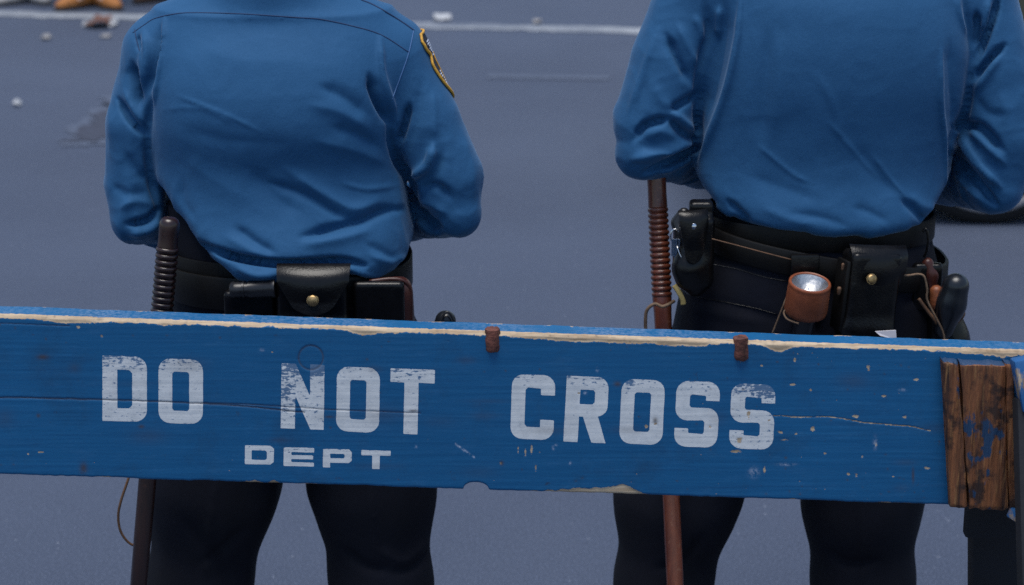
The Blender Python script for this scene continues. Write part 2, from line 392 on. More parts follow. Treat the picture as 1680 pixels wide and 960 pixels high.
# ------------------------------------------------------------------ the barricade plank
BY = 2.90                                       # front face of the plank
THK = .044
def mk_plank():
    m, n, l, b = nodes('blue_painted_plank')
    def attr(a): x = N_(n, 'ShaderNodeAttribute', attribute_name=a); return x.outputs['Fac']
    grain = noise(n, l, 9, 7, rough=.6, stretch=(.55, 6, 9)); fine = noise(n, l, 60, 4, stretch=(.35, 4, 5)); spot = noise(n, l, 55, 5); big = noise(n, l, 3.5, 4)
    blue = mixc(n, l, ramp(n, l, big, .3, .7), (.004, .092, .232), (.006, .110, .272))
    blue = mixc(n, l, math_(n, l, 'MULTIPLY', ramp(n, l, grain, .52, .78), .28), blue, (.016, .062, .17))
    blue = mixc(n, l, math_(n, l, 'MULTIPLY', ramp(n, l, noise(n, l, 420, 3), .4, .7), .4), blue, (.012, .112, .255))
    blue = mixc(n, l, math_(n, l, 'MULTIPLY', ramp(n, l, fine, .55, .8), .25), blue, (.02, .11, .24))
    blue = mixc(n, l, math_(n, l, 'MULTIPLY', ramp(n, l, noise(n, l, 30, 6, rough=.7), .64, .72), .7), blue, (.032, .042, .07))
    blue = mixc(n, l, math_(n, l, 'MULTIPLY', ramp(n, l, noise(n, l, 8, 7, rough=.75), .52, .72), .5), blue, (.012, .055, .125))
    blue = mixc(n, l, math_(n, l, 'MULTIPLY', ramp(n, l, noise(n, l, 38, 8, rough=.78, stretch=(.5, 1, 1.6)), .52, .74), .45), blue, (.035, .15, .32))
    # stencilled white letters, rubbed through along the grain
    lw = math_(n, l, 'MULTIPLY_ADD', math_(n, l, 'SUBTRACT', spot, .5), 1.6); lw.node.inputs[2].default_value = 0; l.new(attr('letter'), lw.node.inputs[2])
    inl = ramp(n, l, math_(n, l, 'MULTIPLY_ADD', lw, .25), .49, .51); inl.node.inputs[0].links[0].from_node.inputs[2].default_value = .5
    sc1 = noise(n, l, 60, 5, rough=.65, stretch=(1.0, 1, 5)); sc2 = noise(n, l, 170, 4)
    rub = math_(n, l, 'ADD', math_(n, l, 'MULTIPLY', sc1, .62), math_(n, l, 'ADD', math_(n, l, 'MULTIPLY', sc2, .38), attr('rub')))
    hole = ramp(n, l, rub, .62, .66)
    white = mixc(n, l, ramp(n, l, noise(n, l, 40, 6, rough=.7), .35, .7), (.62, .635, .65), (.77, .775, .78))
    white = mixc(n, l, math_(n, l, 'MULTIPLY', ramp(n, l, noise(n, l, 120, 4), .58, .75), .5), white, (.33, .36, .42))
    c = mixc(n, l, math_(n, l, 'MULTIPLY', inl, math_(n, l, 'SUBTRACT', 1.0, math_(n, l, 'MULTIPLY', hole, .85))), blue, white)
    # bare wood where the paint has gone
    w0 = math_(n, l, 'ADD', attr('bare'), math_(n, l, 'MULTIPLY', math_(n, l, 'SUBTRACT', noise(n, l, 130, 6, rough=.75, stretch=(.7, 1.4, 1.4)), .5), 1.5))
    bare = ramp(n, l, w0, .46, .54)
    woodg = noise(n, l, 40, 6, rough=.65, stretch=(.3, 4, 4))
    wood = mixc(n, l, ramp(n, l, woodg, .32, .66), (.30, .205, .125), (.60, .47, .33))
    wood = mixc(n, l, math_(n, l, 'MULTIPLY', ramp(n, l, noise(n, l, 25, 5), .60, .75), .75), wood, (.12, .085, .065))
    c = mixc(n, l, bare, c, wood)
    c = mixc(n, l, math_(n, l, 'MULTIPLY', attr('scuff'), ramp(n, l, noise(n, l, 150, 5, rough=.7), .42, .6)), c, (.42, .48, .60))
    c = mixc(n, l, attr('stain'), c, (.07, .045, .035))
    l.new(c, b.inputs['Base Color']); l.new(math_(n, l, 'ADD', .50, math_(n, l, 'MULTIPLY', bare, .3)), b.inputs['Roughness']); b.inputs['Specular IOR Level'].default_value = .35
    p = bump(n, l, b, grain, .16, .002); p = bump(n, l, b, fine, .14, .001, p); p = bump(n, l, b, noise(n, l, 300, 4), .2, .0008, p); p = bump(n, l, b, bare, .3, .0008, p); bump(n, l, b, math_(n, l, 'MULTIPLY', inl, .5), .3, .0004, p); return m
M['plank'] = mk_plank()
ztop = lambda px: 517 + (575 - 517) * px / 1640.0          # edge between top and front face
zbot = lambda px: 779 + (829 - 779) * px / 1550.0
def arc(cx, cy, rx, ry, a0, a1, n=6): return [(cx + rx * math.cos(R(a)), cy + ry * math.sin(R(a))) for a in np.linspace(a0, a1, n)]
q = .27; qy = .18
ring = lambda: arc(q, qy, q, qy, 180, 270) + arc(1 - q, qy, q, qy, 270, 360) + arc(1 - q, 1 - qy, q, qy, 0, 90) + arc(q, 1 - qy, q, qy, 90, 180)
hole = lambda a, b_, c_, d: [(a + .04, c_), (b_ - .04, c_), (b_, c_ + .03), (b_, d - .03), (b_ - .04, d), (a + .04, d), (a, d - .03), (a, c_ + .03)]
GL = {
 'D': [[(0, 0)] + arc(1 - q, qy, q, qy, 270, 360) + arc(1 - q, 1 - qy, q, qy, 0, 90) + [(0, 1)], [(.335, .21), (.60, .21), (.67, .26), (.67, .75), (.60, .80), (.335, .80)]],
 'O': [ring(), hole(.31, .69, .20, .805)],
 'N': [[(0, 0), (.33, 0), (.67, .49), (.67, 0), (1, 0), (1, 1), (.69, 1), (.33, .49), (.33, 1), (0, 1)]],
 'T': [[(0, 0), (1, 0), (1, .21), (.64, .21), (.64, 1), (.32, 1), (.32, .21), (0, .21)]],
 'C': [arc(q, qy, q, qy, 180, 270) + arc(1 - q, qy, q, qy, 270, 360) + [(1, .31), (.68, .31), (.68, .21), (.37, .20), (.32, .24), (.32, .77), (.37, .81), (.68, .81), (.68, .69), (1, .69)] + arc(1 - q, 1 - qy, q, qy, 0, 90) + arc(q, 1 - qy, q, qy, 90, 180)],
 'R': [[(0, 0)] + arc(1 - q, qy, q, qy, 270, 360) + arc(1 - q, .45, q, .15, 0, 70, 5) + [(.78, .60), (1, 1), (.66, 1), (.43, .61), (.335, .61), (.335, 1), (0, 1)], [(.335, .20), (.64, .20), (.69, .23), (.69, .39), (.64, .42), (.335, .42)]],
 'S': [arc(q, qy, q, qy, 180, 270) + arc(1 - q, qy, q, qy, 270, 360) + [(1, .29), (.69, .29), (.69, .215), (.36, .20), (.32, .23), (.32, .37), (.36, .40)] + arc(1 - q, .40 + qy, q, qy, 270, 360) + arc(1 - q, 1 - qy, q, qy, 0, 90) + arc(q, 1 - qy, q, qy, 90, 180) + [(0, .72), (.32, .72), (.32, .79), (.64, .80), (.68, .77), (.68, .62), (.64, .59)] + arc(q, .60 - qy, q, qy, 90, 180)],
 'd': [[(0, 0), (.88, 0), (1, .15), (1, .85), (.88, 1), (0, 1)], [(.23, .25), (.70, .25), (.76, .33), (.76, .68), (.70, .76), (.23, .76)]],
 'e': [[(0, 0), (1, 0), (1, .24), (.25, .24), (.25, .40), (.97, .40), (.97, .62), (.25, .62), (.25, .78), (1, .78), (1, 1), (0, 1)]],
 'p': [[(0, 0), (.9, 0), (1, .15), (1, .60), (.9, .74), (.25, .74), (.25, 1), (0, 1)], [(.25, .25), (.70, .25), (.75, .30), (.75, .46), (.70, .50), (.25, .50)]],
 't': [[(0, 0), (1, 0), (1, .27), (.63, .27), (.63, 1), (.37, 1), (.37, .27), (0, .27)]],
}
# letter: glyph, top-left, width, height, shear of the foot, rise along the width, rub
LET = [('D', 168, 583.5, 73, 107, 0, 2.0, .05), ('O', 260, 588, 73, 106, 0, 2.0, .03), ('N', 462, 596, 70.5, 106.5, -1.5, 3, .07), ('O', 553, 601, 70.5, 106.5, -1.8, 3, .0),
       ('T', 641, 604, 72.5, 107, -2.5, 3, .03), ('C', 840.5, 613.5, 71, 106, -3.6, 3, -.01), ('R', 930, 616.5, 69.5, 108, -5.8, 3, .015), ('O', 1020.5, 621.5, 71, 106, -5.2, 3, .0),
       ('S', 1110.5, 624.5, 71.5, 107.5, -5.6, 3, .01), ('S', 1200.5, 628.5, 72.5, 107, -5.0, 3, .06),
       ('d', 402, 730.5, 47.5, 31, -.5, 1.2, -.03), ('e', 465.5, 734, 50, 30.5, -.4, 1.2, -.03), ('p', 530, 736.3, 47.5, 30.5, -.4, 1.2, -.03), ('t', 593, 738.6, 48, 30.5, -.5, 1.2, -.03)]
def plank_front():
    xs = np.concatenate([np.linspace(-1500, -40, 40)[:-1], np.linspace(-40, 1720, 1130), np.linspace(1720, 1900, 10)[1:]])
    js = np.concatenate([[0, .004, .009, .014, .019], np.linspace(.024, .985, 170), [.991, .996, 1.0]])
    PX, J = np.meshgrid(xs, js, indexing='ij'); PXf = PX.ravel(); Jf = J.ravel()
    ridge = lambda s, f, k: vnoise(np.stack([PXf * f, np.full(len(PXf), s + .5), np.full(len(PXf), .5)], 1), 1, k)
    top = ztop(PXf) + .7 * ridge(3, .02, 1) + .35 * ridge(3, .12, 2); bot = zbot(PXf) + 1.2 * ridge(5, .02, 3) + .9 * ridge(5, .1, 4)
    # half-round notch cut in the lower edge
    dn = (PXf - 781) / 21.0; bot = np.where(np.abs(dn) < 1, bot - 12 * np.sqrt(np.clip(1 - dn * dn, 0, 1)), bot)
    PY = top + (bot - top) * Jf
    u = (PXf - 840) / FPX; v = (PY - 480) / FPX; k = BY / (CT - v * ST)
    V = np.stack([u * k, np.full(len(u), BY), H + k * (-ST - v * CT)], 1)
    # ---- printed and worn fields
    letter = np.full(len(PXf), -8.0); rub = np.zeros(len(PXf)); bare = np.zeros(len(PXf)); scuff = np.zeros(len(PXf)); stain = np.zeros(len(PXf)); dep = np.zeros(len(PXf))
    for g, x0, y0, w, h, sh, ri, rb in LET:
        m = np.where((PXf > x0 - 18) & (PXf < x0 + w + 12) & (PY > y0 - 8) & (PY < y0 + h + 12))[0]; P = np.stack([PXf[m], PY[m]], 1)
        d = np.full(len(m), 1e9); ins = np.zeros(len(m), bool)
        for lp in GL[g]:
            Q = np.array([(x0 + a * w + sh * b_, y0 + b_ * h + ri * a) for a, b_ in lp])
            for i in range(len(Q)):
                A, B = Q[i], Q[(i + 1) % len(Q)]; e = B - A; t = np.clip((P - A) @ e / (e @ e + 1e-9), 0, 1); d = np.minimum(d, np.linalg.norm(P - A - t[:, None] * e, axis=1))
                c = ((A[1] > P[:, 1]) != (B[1] > P[:, 1])); xi = A[0] + (P[:, 1] - A[1]) * e[0] / (e[1] if abs(e[1]) > 1e-9 else 1e-9); ins ^= c & (P[:, 0] < xi)
        sd = np.where(ins, d, -d); letter[m] = np.maximum(letter[m], np.clip(sd, -8, 8))
        rub[m] = rb + .10 * np.clip(1 - (PY[m] - y0) / 30.0, 0, 1)
    rub += .16 * np.exp(-(((PXf - 512) / 26) ** 2 + ((PY - 602) / 14) ** 2)) + .10 * np.exp(-(((PXf - 470) / 16) ** 2 + ((PY - 640) / 25) ** 2)) + .10 * np.exp(-(((PXf - 1255) / 22) ** 2 + ((PY - 640) / 16) ** 2))
    rub += .14 * np.exp(-(((PXf - 1032) / 9) ** 2 + ((PY - 630) / 8) ** 2))
    r1 = ridge(1, .018, 11); r2 = ridge(1, .07, 12); r3 = ridge(1, .25, 13)
    stripw = 5.0 + 2.2 * r1 + 2.4 * r2 + 1.6 * r3
    for cx, wx, ex in ((120, 60, 4), (600, 26, 9), (905, 60, 3), (1010, 90, 5), (1130, 50, 6), (1280, 22, 10), (1640, 40, 5)): stripw = stripw + ex * np.exp(-((PXf - cx) / wx) ** 2)
    dt = PY - top; bare = np.maximum(bare, np.clip(.5 + (stripw - dt) * .16, 0, 1.1))
    db = bot - PY; bw = -4.5 + 3.2 * ridge(7, .02, 21) + 2.5 * ridge(7, .09, 22)
    for cx, wx, ex in ((170, 26, 7), (420, 20, 10), (450, 10, 10), (500, 40, 5), (860, 40, 4), (960, 70, 13), (1025, 30, 14), (1300, 12, 6), (1460, 45, 7), (700, 8, 4)): bw = bw + ex * np.exp(-((PXf - cx) / wx) ** 2)
    bare = np.maximum(bare, np.clip(.5 + (bw - db) * .16, 0, 1.1))
    spots = [(850, 738, 2, 9), (862, 744, 2, 12), (872, 736, 3, 11), (879, 768, 2.5, 9), (885, 742, 3, 2), (822, 760, 3, 4), (1044, 778, 3, 2), (1300, 631, 8, 3), (1334, 703, 6, 6), (1206, 741, 13, 4), (1213, 722, 9, 6), (1228, 680, 4, 9), (1254, 771, 3, 9), (1281, 709, 6, 4), (1306, 712, 4, 3), (1290, 722, 12, 2), (1304, 591, 3, 5), (1309, 581, 2, 2),
             (1425, 603, 4, 8), (1503, 623, 7, 3), (1484, 684, 6, 4), (1404, 683, 7, 4), (1437, 729, 3, 6), (1415, 749, 3, 3), (1405, 780, 4, 4), (1521, 768, 7, 4), (1392, 778, 4, 3), (1330, 640, 4, 3), (67, 742, 8, 2.4), (46, 745, 2, 2), (167, 552, 5, 3), (128, 537, 4, 3), (447, 578, 3, 2), (950, 645, 4, 2), (735, 560, 4, 2), (1262, 690, 3, 2), (1354, 744, 5, 3), (1373, 657, 3, 2), (1450, 650, 6, 2.5), (1465, 782, 4, 2), (1312, 790, 3, 2), (1250, 600, 3, 3), (1165, 700, 4, 4), (1060, 700, 4, 4), (1075, 695, 4, 5)]
    for x, y, a, b_ in spots: bare = np.maximum(bare, .66 * np.exp(-(((PXf - x) / (a * 1.1)) ** 2 + ((PY - y) / (b_ * 1.1)) ** 2)))
    for x, y, a, b_ in [(70, 586, 9, 4), (137, 768, 6, 9), (1498, 780, 2, 12), (63, 682, 3, 3), (232, 700, 5, 3), (823, 760, 3, 4), (1270, 560, 5, 3), (540, 684, 7, 2), (678, 674, 8, 2), (1013, 630, 6, 4), (1075, 690, 4, 5)]:
        stain = np.maximum(stain, .75 * np.exp(-(((PXf - x) / a) ** 2 + ((PY - y) / b_) ** 2)))
    rg = np.random.default_rng(5)
    for _ in range(170):
        x = rg.uniform(0, 1545) if rg.random() < .45 else rg.uniform(1080, 1545); t_ = rg.random(); y0_ = ztop(x) + (zbot(x) - ztop(x)) * (t_ if rg.random() < .6 else (.04 + .1 * t_ if rg.random() < .5 else .9 + .09 * t_)); a = rg.uniform(.7, 2.2); b_ = rg.uniform(.7, 2.0); m = np.where((np.abs(PXf - x) < 10) & (np.abs(PY - y0_) < 10))[0]
        g_ = np.exp(-(((PXf[m] - x) / a) ** 2 + ((PY[m] - y0_) / b_) ** 2))
        if rg.random() < .45: bare[m] = np.maximum(bare[m], .62 * g_)
        else: stain[m] = np.maximum(stain[m], rg.uniform(.4, .8) * g_)
    for _ in range(26):                          # faint grime smears
        x = rg.uniform(0, 1540); y0_ = rg.uniform(ztop(x) + 20, zbot(x) - 10); a = rg.uniform(8, 40); b_ = rg.uniform(3, 14); m = np.where((np.abs(PXf - x) < 90) & (np.abs(PY - y0_) < 40))[0]
        stain[m] = np.maximum(stain[m], rg.uniform(.10, .26) * np.exp(-(((PXf[m] - x) / a) ** 2 + ((PY[m] - y0_) / b_) ** 2)))
    def line(pts, w):
        P = np.array(pts, float); y = np.interp(PXf, P[:, 0], P[:, 1], left=-9e3, right=-9e3); y = y + .8 * ridge(9, .06, 31) + .5 * ridge(9, .2, 32); return np.exp(-((PY - y) / w) ** 2)
    crack = line([(-1500, 640), (0, 652), (180, 656), (330, 662), (420, 668), (500, 677)], 1.15); crack = np.maximum(crack, .75 * line([(330, 661), (420, 664), (540, 672), (690, 678)], 1.0))
    crack = np.maximum(crack, .6 * line([(0, 530), (60, 533), (115, 535)], .9))
    stain = np.maximum(stain, .75 * crack); dep += .0013 * crack
    light = .8 * line([(1268, 682), (1320, 685), (1365, 684), (1420, 694), (1490, 699), (1527, 707)], 1.3); bare = np.maximum(bare, light)
    sx = np.abs((PXf - 748) * .58 - (PY - 729) * .82) ; along = (PXf - 748) * .82 + (PY - 729) * .58
    scuff = np.maximum(scuff, np.exp(-(sx / 1.4) ** 2) * ((along > -2) & (along < 38)))
    for x, y, a, b_ in [(1237, 775, 7, 7), (1480, 640, 5, 2), (1436, 727, 3, 8), (1290, 762, 12, 2), (935, 760, 3, 2), (682, 733, 2, 2), (908, 735, 2, 3), (912, 730, 2, 2), (960, 645, 3, 2), (980, 607, 2, 3), (430, 574, 3, 2)]:
        scuff = np.maximum(scuff, .8 * np.exp(-(((PXf - x) / a) ** 2 + ((PY - y) / b_) ** 2)))
    # round plug let into the face above the N
    rr = np.hypot(PXf - 510, PY - 587); ringm = np.exp(-((rr - 20) / 1.3) ** 2); dep += .0012 * ringm + .0006 * (rr < 19); stain = np.maximum(stain, .55 * ringm)
    # worn, rounded and splintered arrises
    dep += .006 * np.clip(1 - dt / 5.0, 0, 1) ** 2 * (1 + .5 * r3) + .004 * np.clip(1 - db / 4.0, 0, 1) ** 2
    bd = np.clip((bare - .45) * 3, 0, 1); dep += .0011 * bd * (dt > 1.5)
    P3 = np.stack([V[:, 0] * 6, V[:, 2] * 0, V[:, 2] * 130], 1); dep += .00012 * vnoise(P3, 1, 41) + .00010 * vnoise(P3 * np.array([2, 1, 2.3]), 1, 42)
    V[:, 1] += dep
    nx, nj = len(xs), len(js); I = np.arange(nx * nj).reshape(nx, nj)
    Fq = np.stack([I[:-1, :-1], I[:-1, 1:], I[1:, 1:], I[1:, :-1]], -1).reshape(-1, 4)
    # back, top and bottom faces share the outline
    base = len(V); Vt = V[I[:, 0]].copy(); Vb = V[I[:, -1]].copy(); Vt2 = Vt.copy(); Vb2 = Vb.copy(); Vt2[:, 1] = BY + THK; Vb2[:, 1] = BY + THK
    Vt2[:, 2] += .0006 * vnoise(np.stack([Vt[:, 0] * 30, Vt[:, 0] * 0, Vt[:, 0] * 0], 1), 1, 5)
    extra = []
    for tt in (.08, .35, .7, 1.0): extra.append(Vt + (Vt2 - Vt) * tt)
    extra += [Vb2]; allV = np.vstack([V] + extra); K = [base + i * nx + np.arange(nx) for i in range(5)]
    def strip(a, b_): return np.stack([a[:-1], a[1:], b_[1:], b_[:-1]], 1)
    Fq = np.vstack([Fq, strip(I[:, 0], K[0]), strip(K[0], K[1]), strip(K[1], K[2]), strip(K[2], K[3]), strip(K[3], K[4]), strip(K[4], I[:, -1])])
    r_ = nx - 1
    A = {}
    tb = bare[I[:, 0]]; e1 = np.clip(.55 + .5 * vnoise(np.stack([xs * .05, xs * 0, xs * 0 + 9], 1), 1, 6) - .35, 0, 1); z0 = np.zeros(nx); tp = .0 + .5 * (vnoise(np.stack([xs * .02, xs * 0, xs * 0 + 4], 1), 1, 8) > .62)
    sc_t = np.clip(.25 + .35 * vnoise(np.stack([xs * .012, xs * 0, xs * 0 + 2], 1), 1, 9) + .5 * np.exp(-((xs - 500) / 14) ** 2), 0, .6) * .4
    A['bare'] = np.concatenate([bare, np.maximum(.15, e1 * .5), z0, z0 + tp * .4, np.clip(e1, 0, .6), z0]); A['letter'] = np.concatenate([letter, np.full(5 * nx, -8)]); A['rub'] = np.concatenate([rub, np.zeros(5 * nx)])
    A['scuff'] = np.concatenate([scuff, sc_t, sc_t, sc_t, sc_t, z0]); A['stain'] = np.concatenate([stain, np.zeros(5 * nx)])
    return allV, Fq, A
plank_root = empty('barricade_plank', (0, BY, W(840, 803, BY)[2]), 'long blue painted wooden barricade plank stencilled DO NOT CROSS DEPT in white', 'barricade')
pv, pf, pa = plank_front()
board = mesh('board', pv, pf, M['plank'], plank_root, attrs=pa); board.data.set_sharp_from_angle(angle=R(48))
# end faces
xe = pv[:, 0].max()
def bolt(px, py, lean):
    t = W(px, py - 13, BY + .0045); e = W(px + lean, py + 26, BY + .004); L = float(np.linalg.norm(e - t)); r = .0112
    prof = [(0, .004), (.0, r * .8), (.0016, r)] + [(L * q_, r * (1 + .02 * math.sin(9 * q_))) for q_ in (.2, .4, .6, .8)] + [(L * .9, r * .97), (L * .97, r * .75), (L, .002)]
    o = lathe('bolt', t, e, prof, M['rust'], plank_root, n=20)
    for v in o.data.vertices: v.co += Vector(rng.normal(0, .0005, 3))
bolt(808, 551, 0); bolt(1215, 565, 1)

# weathered cleat nailed near the end: four split laths
def mk_cleat():
    m, n, l, b = nodes('weathered_cleat'); f = noise(n, l, 22, 6, rough=.65, stretch=(4.5, 3, .35)); g = noise(n, l, 90, 5, stretch=(3, 3, .25)); p = noise(n, l, 26, 5, rough=.6); p2 = noise(n, l, 34, 5, stretch=(1.6, 1, .8))
    c = mixc(n, l, ramp(n, l, f, .30, .70), (.022, .009, .007), (.30, .105, .036)); c = mixc(n, l, math_(n, l, 'MULTIPLY', ramp(n, l, g, .52, .8), .8), c, (.42, .21, .075))
    c = mixc(n, l, math_(n, l, 'MULTIPLY', ramp(n, l, p, .50, .60), .85), c, (.014, .008, .008))
    at = N_(n, 'ShaderNodeAttribute', attribute_name='blue').outputs['Fac']
    k = ramp(n, l, math_(n, l, 'ADD', at, math_(n, l, 'MULTIPLY', math_(n, l, 'SUBTRACT', p2, .5), 1.9)), .45, .55)
    c = mixc(n, l, k, c, (.012, .045, .11)); l.new(c, b.inputs['Base Color']); b.inputs['Roughness'].default_value = .62
    pp = bump(n, l, b, g, .6, .003); bump(n, l, b, f, .5, .006, pp); return m
M['cleat'] = mk_cleat()
def lath(name, pts, proud, blue_fn, mat, parent, jag=1.0, seed=0):
    """pts: px corners tl, tr, br, bl on the plank face; proud metres in front of it"""
    nu, nv = 22, 70; V = []; bl = []; tl, tr, br, bl_ = [np.array(p, float) for p in pts]
    for j in range(nv + 1):
        t = j / nv
        for i in range(nu + 1):
            s = i / nu; p = (tl + (tr - tl) * s) * (1 - t) + (bl_ + (br - bl_) * s) * t
            wob = jag * 1.6 * float(vnoise(np.array([[t * 9, seed + (i > nu / 2), .5]]), 1, seed)[0]); p = p + np.array([wob, jag * 2.2 * (1 if j in (0, nv) else 0) * float(vnoise(np.array([[s * 6, seed + 9., t]]), 1, seed + 1)[0])])
            edge = min(s, 1 - s); tip = min(t, 1 - t); d = proud - .003 * max(0, 1 - edge / .12) ** 2 - .004 * max(0, 1 - tip / .02) ** 2
            q_ = W(p[0], p[1], BY - .01); d += .0018 * float(vnoise(np.array([[q_[0] * 220, 0, q_[2] * 14]]), 1, seed + 2)[0])
            V.append((q_[0], BY - d, q_[2])); bl.append(1.0 if j == 0 else blue_fn(s, t))
    n1 = (nu + 1) * (nv + 1); I = np.arange(n1).reshape(nv + 1, nu + 1); F = [[I[j, i], I[j + 1, i], I[j + 1, i + 1], I[j, i + 1]] for j in range(nv) for i in range(nu)]
    rim = list(I[0, :]) + list(I[1:, -1]) + list(I[-1, -2::-1]) + list(I[-2:0:-1, 0]); k0 = len(V)
    for r_ in rim: V.append((V[r_][0], BY + .004, V[r_][2] + (.0 if r_ > nu else .0))); bl.append(1.0 if r_ <= nu else .1)
    for a in range(len(rim)):
        b_ = (a + 1) % len(rim); F.append([rim[a], rim[b_], k0 + b_, k0 + a])
    o = mesh(name, V, F, mat, parent, attrs={'blue': bl}); o.data.set_sharp_from_angle(angle=R(40)); return o
cleat = mesh('cleat', [W(1552, 600, BY - .004), W(1655, 604, BY - .004), W(1660, 826, BY - .004), W(1566, 824, BY - .004), W(1552, 600, BY + .002), W(1655, 604, BY + .002), W(1660, 826, BY + .002), W(1566, 824, BY + .002)],
             [[0, 3, 2, 1], [0, 1, 5, 4], [1, 2, 6, 5], [2, 3, 7, 6], [3, 0, 4, 7]], M['cleat'], plank_root, smooth=False); cleat['label'] = 'weathered brown cleat with flaking blue paint'
lath('lath', [(1545, 589), (1571, 592), (1586, 831), (1558, 829)], .020, lambda s, t: .02 + .28 * (s > .75) * (t < .3), M['cleat'], cleat, seed=3)
lath('lath', [(1573, 592), (1646, 594), (1652, 833), (1588, 831)], .022, lambda s, t: .10 + .50 * math.exp(-((t - .55) / .27) ** 2 - ((s - .55) / .6) ** 2) * .8 + .18 * (s < .14), M['cleat'], cleat, seed=14)
lath('lath', [(1647, 593), (1662, 596), (1668, 832), (1653, 833)], .020, lambda s, t: .05, M['cleat'], cleat, seed=21)

# ------------------------------------------------------------------ the trestle that carries the plank
M['trestle'] = simple('trestle_shade_navy', (.008, .009, .014), .75, .3, 12, .3, .003)  # near-black navy: the shade on the blue legs is put into their colour
def mk_tl():
    m, n, l, b = nodes('peeling_blue_leg'); f = noise(n, l, 20, 5, rough=.65, stretch=(1, 1, .5)); g = noise(n, l, 60, 5, stretch=(3, 3, .3))
    wd = mixc(n, l, ramp(n, l, g, .3, .7), (.12, .065, .035), (.46, .36, .25)); l.new(mixc(n, l, ramp(n, l, f, .50, .55), (.012, .10, .28), wd), b.inputs['Base Color']); b.inputs['Roughness'].default_value = .7
    bump(n, l, b, g, .5, .002); return m
M['trestle_leg'] = mk_tl()
tr0 = W(1690, 700, BY + .12); trestle = empty('trestle', (tr0[0], BY + .1, 0), 'peeling blue wooden trestle, legs coloured dark as if in shade, propping up the barricade plank by its cleat', 'trestle')
def beam(name, A, B, wx, wy, mat, parent, bev=.004):
    A = np.array(A, float); B = np.array(B, float); f, s, u = frame(B - A, (0, 1, 0)); L = np.linalg.norm(B - A) / 2
    bm = rbox((A + B) / 2, (wx, wy, L), bev, np.stack([s, u, f], 1)); return bm_obj(name, bm, mat, parent, angle=40)
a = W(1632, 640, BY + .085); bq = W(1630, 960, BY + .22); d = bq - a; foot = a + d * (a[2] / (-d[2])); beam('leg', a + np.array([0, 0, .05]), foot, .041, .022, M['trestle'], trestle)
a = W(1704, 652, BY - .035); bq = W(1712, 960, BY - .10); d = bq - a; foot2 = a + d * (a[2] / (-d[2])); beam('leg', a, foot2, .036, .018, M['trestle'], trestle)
beam('leg_top', W(1697, 583, BY - .03), W(1712, 668, BY - .045), .034, .019, M['trestle_leg'], trestle)
pa_, pb_ = W(1658, 838, BY - .010), W(1735, 888, BY - .075); beam('brace', pa_, pb_, .009, .010, M['trestle_leg'], trestle)
pa_, pb_ = W(1672, 893, BY + .02), W(1760, 1010, BY - .02); beam('brace', pa_, pb_, .007, .010, M['leather_edge'], trestle)
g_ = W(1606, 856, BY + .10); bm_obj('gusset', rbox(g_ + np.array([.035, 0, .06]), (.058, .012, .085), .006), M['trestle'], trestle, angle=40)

# ------------------------------------------------------------------ people
def hand(f, wrist, dirv, palm_n, s=1.0):
    """palm and five unequal, bent fingers; dirv points along the fingers, palm_n out of the palm"""
    d, side, up = frame(dirv, palm_n); up = np.array(palm_n) / np.linalg.norm(palm_n); side = np.cross(d, up); w = np.array(wrist)
    f.cone(w, w + d * .04 * s, .026 * s, .030 * s, .012)
    for o in (-.024, -.008, .008, .024): f.cone(w + d * .03 * s + side * o * .7 * s, w + d * .085 * s + side * o * s, .014 * s, .0125 * s, .010)
    for o, L in ((-.027, .062), (-.009, .078), (.009, .084), (.027, .074)):
        k0 = w + d * .085 * s + side * o * s; k1 = k0 + (d * .8 + up * .35) * L * .5 * s; k2 = k1 + (d * .35 + up * .8) * L * .38 * s; k3 = k2 + (d * -.15 + up * .9) * L * .26 * s
        f.chain([k0, k1, k2, k3], [.0098 * s, .0092 * s, .0085 * s, .0075 * s], .004)
    t0 = w + d * .03 * s + side * .03 * s; t1 = t0 + (d * .5 + side * .6 + up * .25) * .04 * s; t2 = t1 + (d * .75 + side * .1 + up * .4) * .034 * s; f.chain([t0, t1, t2], [.014 * s, .0115 * s, .0095 * s], .006)
def head(f, C, fwd, s=1.0):
    """head with brow, nose, mouth, chin and ears"""
    C = np.array(C); fw = np.array(fwd, float); fw /= np.linalg.norm(fw); sd = np.cross(fw, (0, 0, 1.)); up = np.array((0, 0, 1.))
    f.cone(C + up * .02 * s - fw * .015 * s, C + up * .015 * s + fw * .02 * s, .078 * s, .072 * s, .02); f.cone(C - up * .03 * s + fw * .03 * s, C - up * .075 * s + fw * .055 * s, .058 * s, .034 * s, .03)
    f.cone(C + up * .015 * s + fw * .088 * s, C - up * .018 * s + fw * .108 * s, .009 * s, .013 * s, .012); f.cone(C + up * .025 * s + fw * .078 * s - sd * .03 * s, C + up * .025 * s + fw * .078 * s + sd * .03 * s, .013 * s, .013 * s, .014)
    f.cone(C - up * .052 * s + fw * .084 * s - sd * .018 * s, C - up * .052 * s + fw * .084 * s + sd * .018 * s, .008 * s, .008 * s, .008)
    for k in (-1, 1): f.cone(C + sd * k * .076 * s + up * .02 * s, C + sd * k * .076 * s - up * .022 * s, .014 * s, .010 * s, .008)
def hair_mesh(C, fwd, s=1.0):
    C = np.array(C); f = Field(C - .14, C + .14, .006); fw = np.array(fwd, float); fw /= np.linalg.norm(fw)
    f.cone(C + (0, 0, .028 * s) - fw * .02 * s, C + (0, 0, .03 * s) + fw * .018 * s, .084 * s, .076 * s, .02)
    f.add(lambda x, y, z: ((x - C[0]) * fw[0] + (y - C[1]) * fw[1]) * 1.0 - (z - C[2]) * .9 - .012, C - .14, C + .14, .015, 'i'); return f.mesh(2)
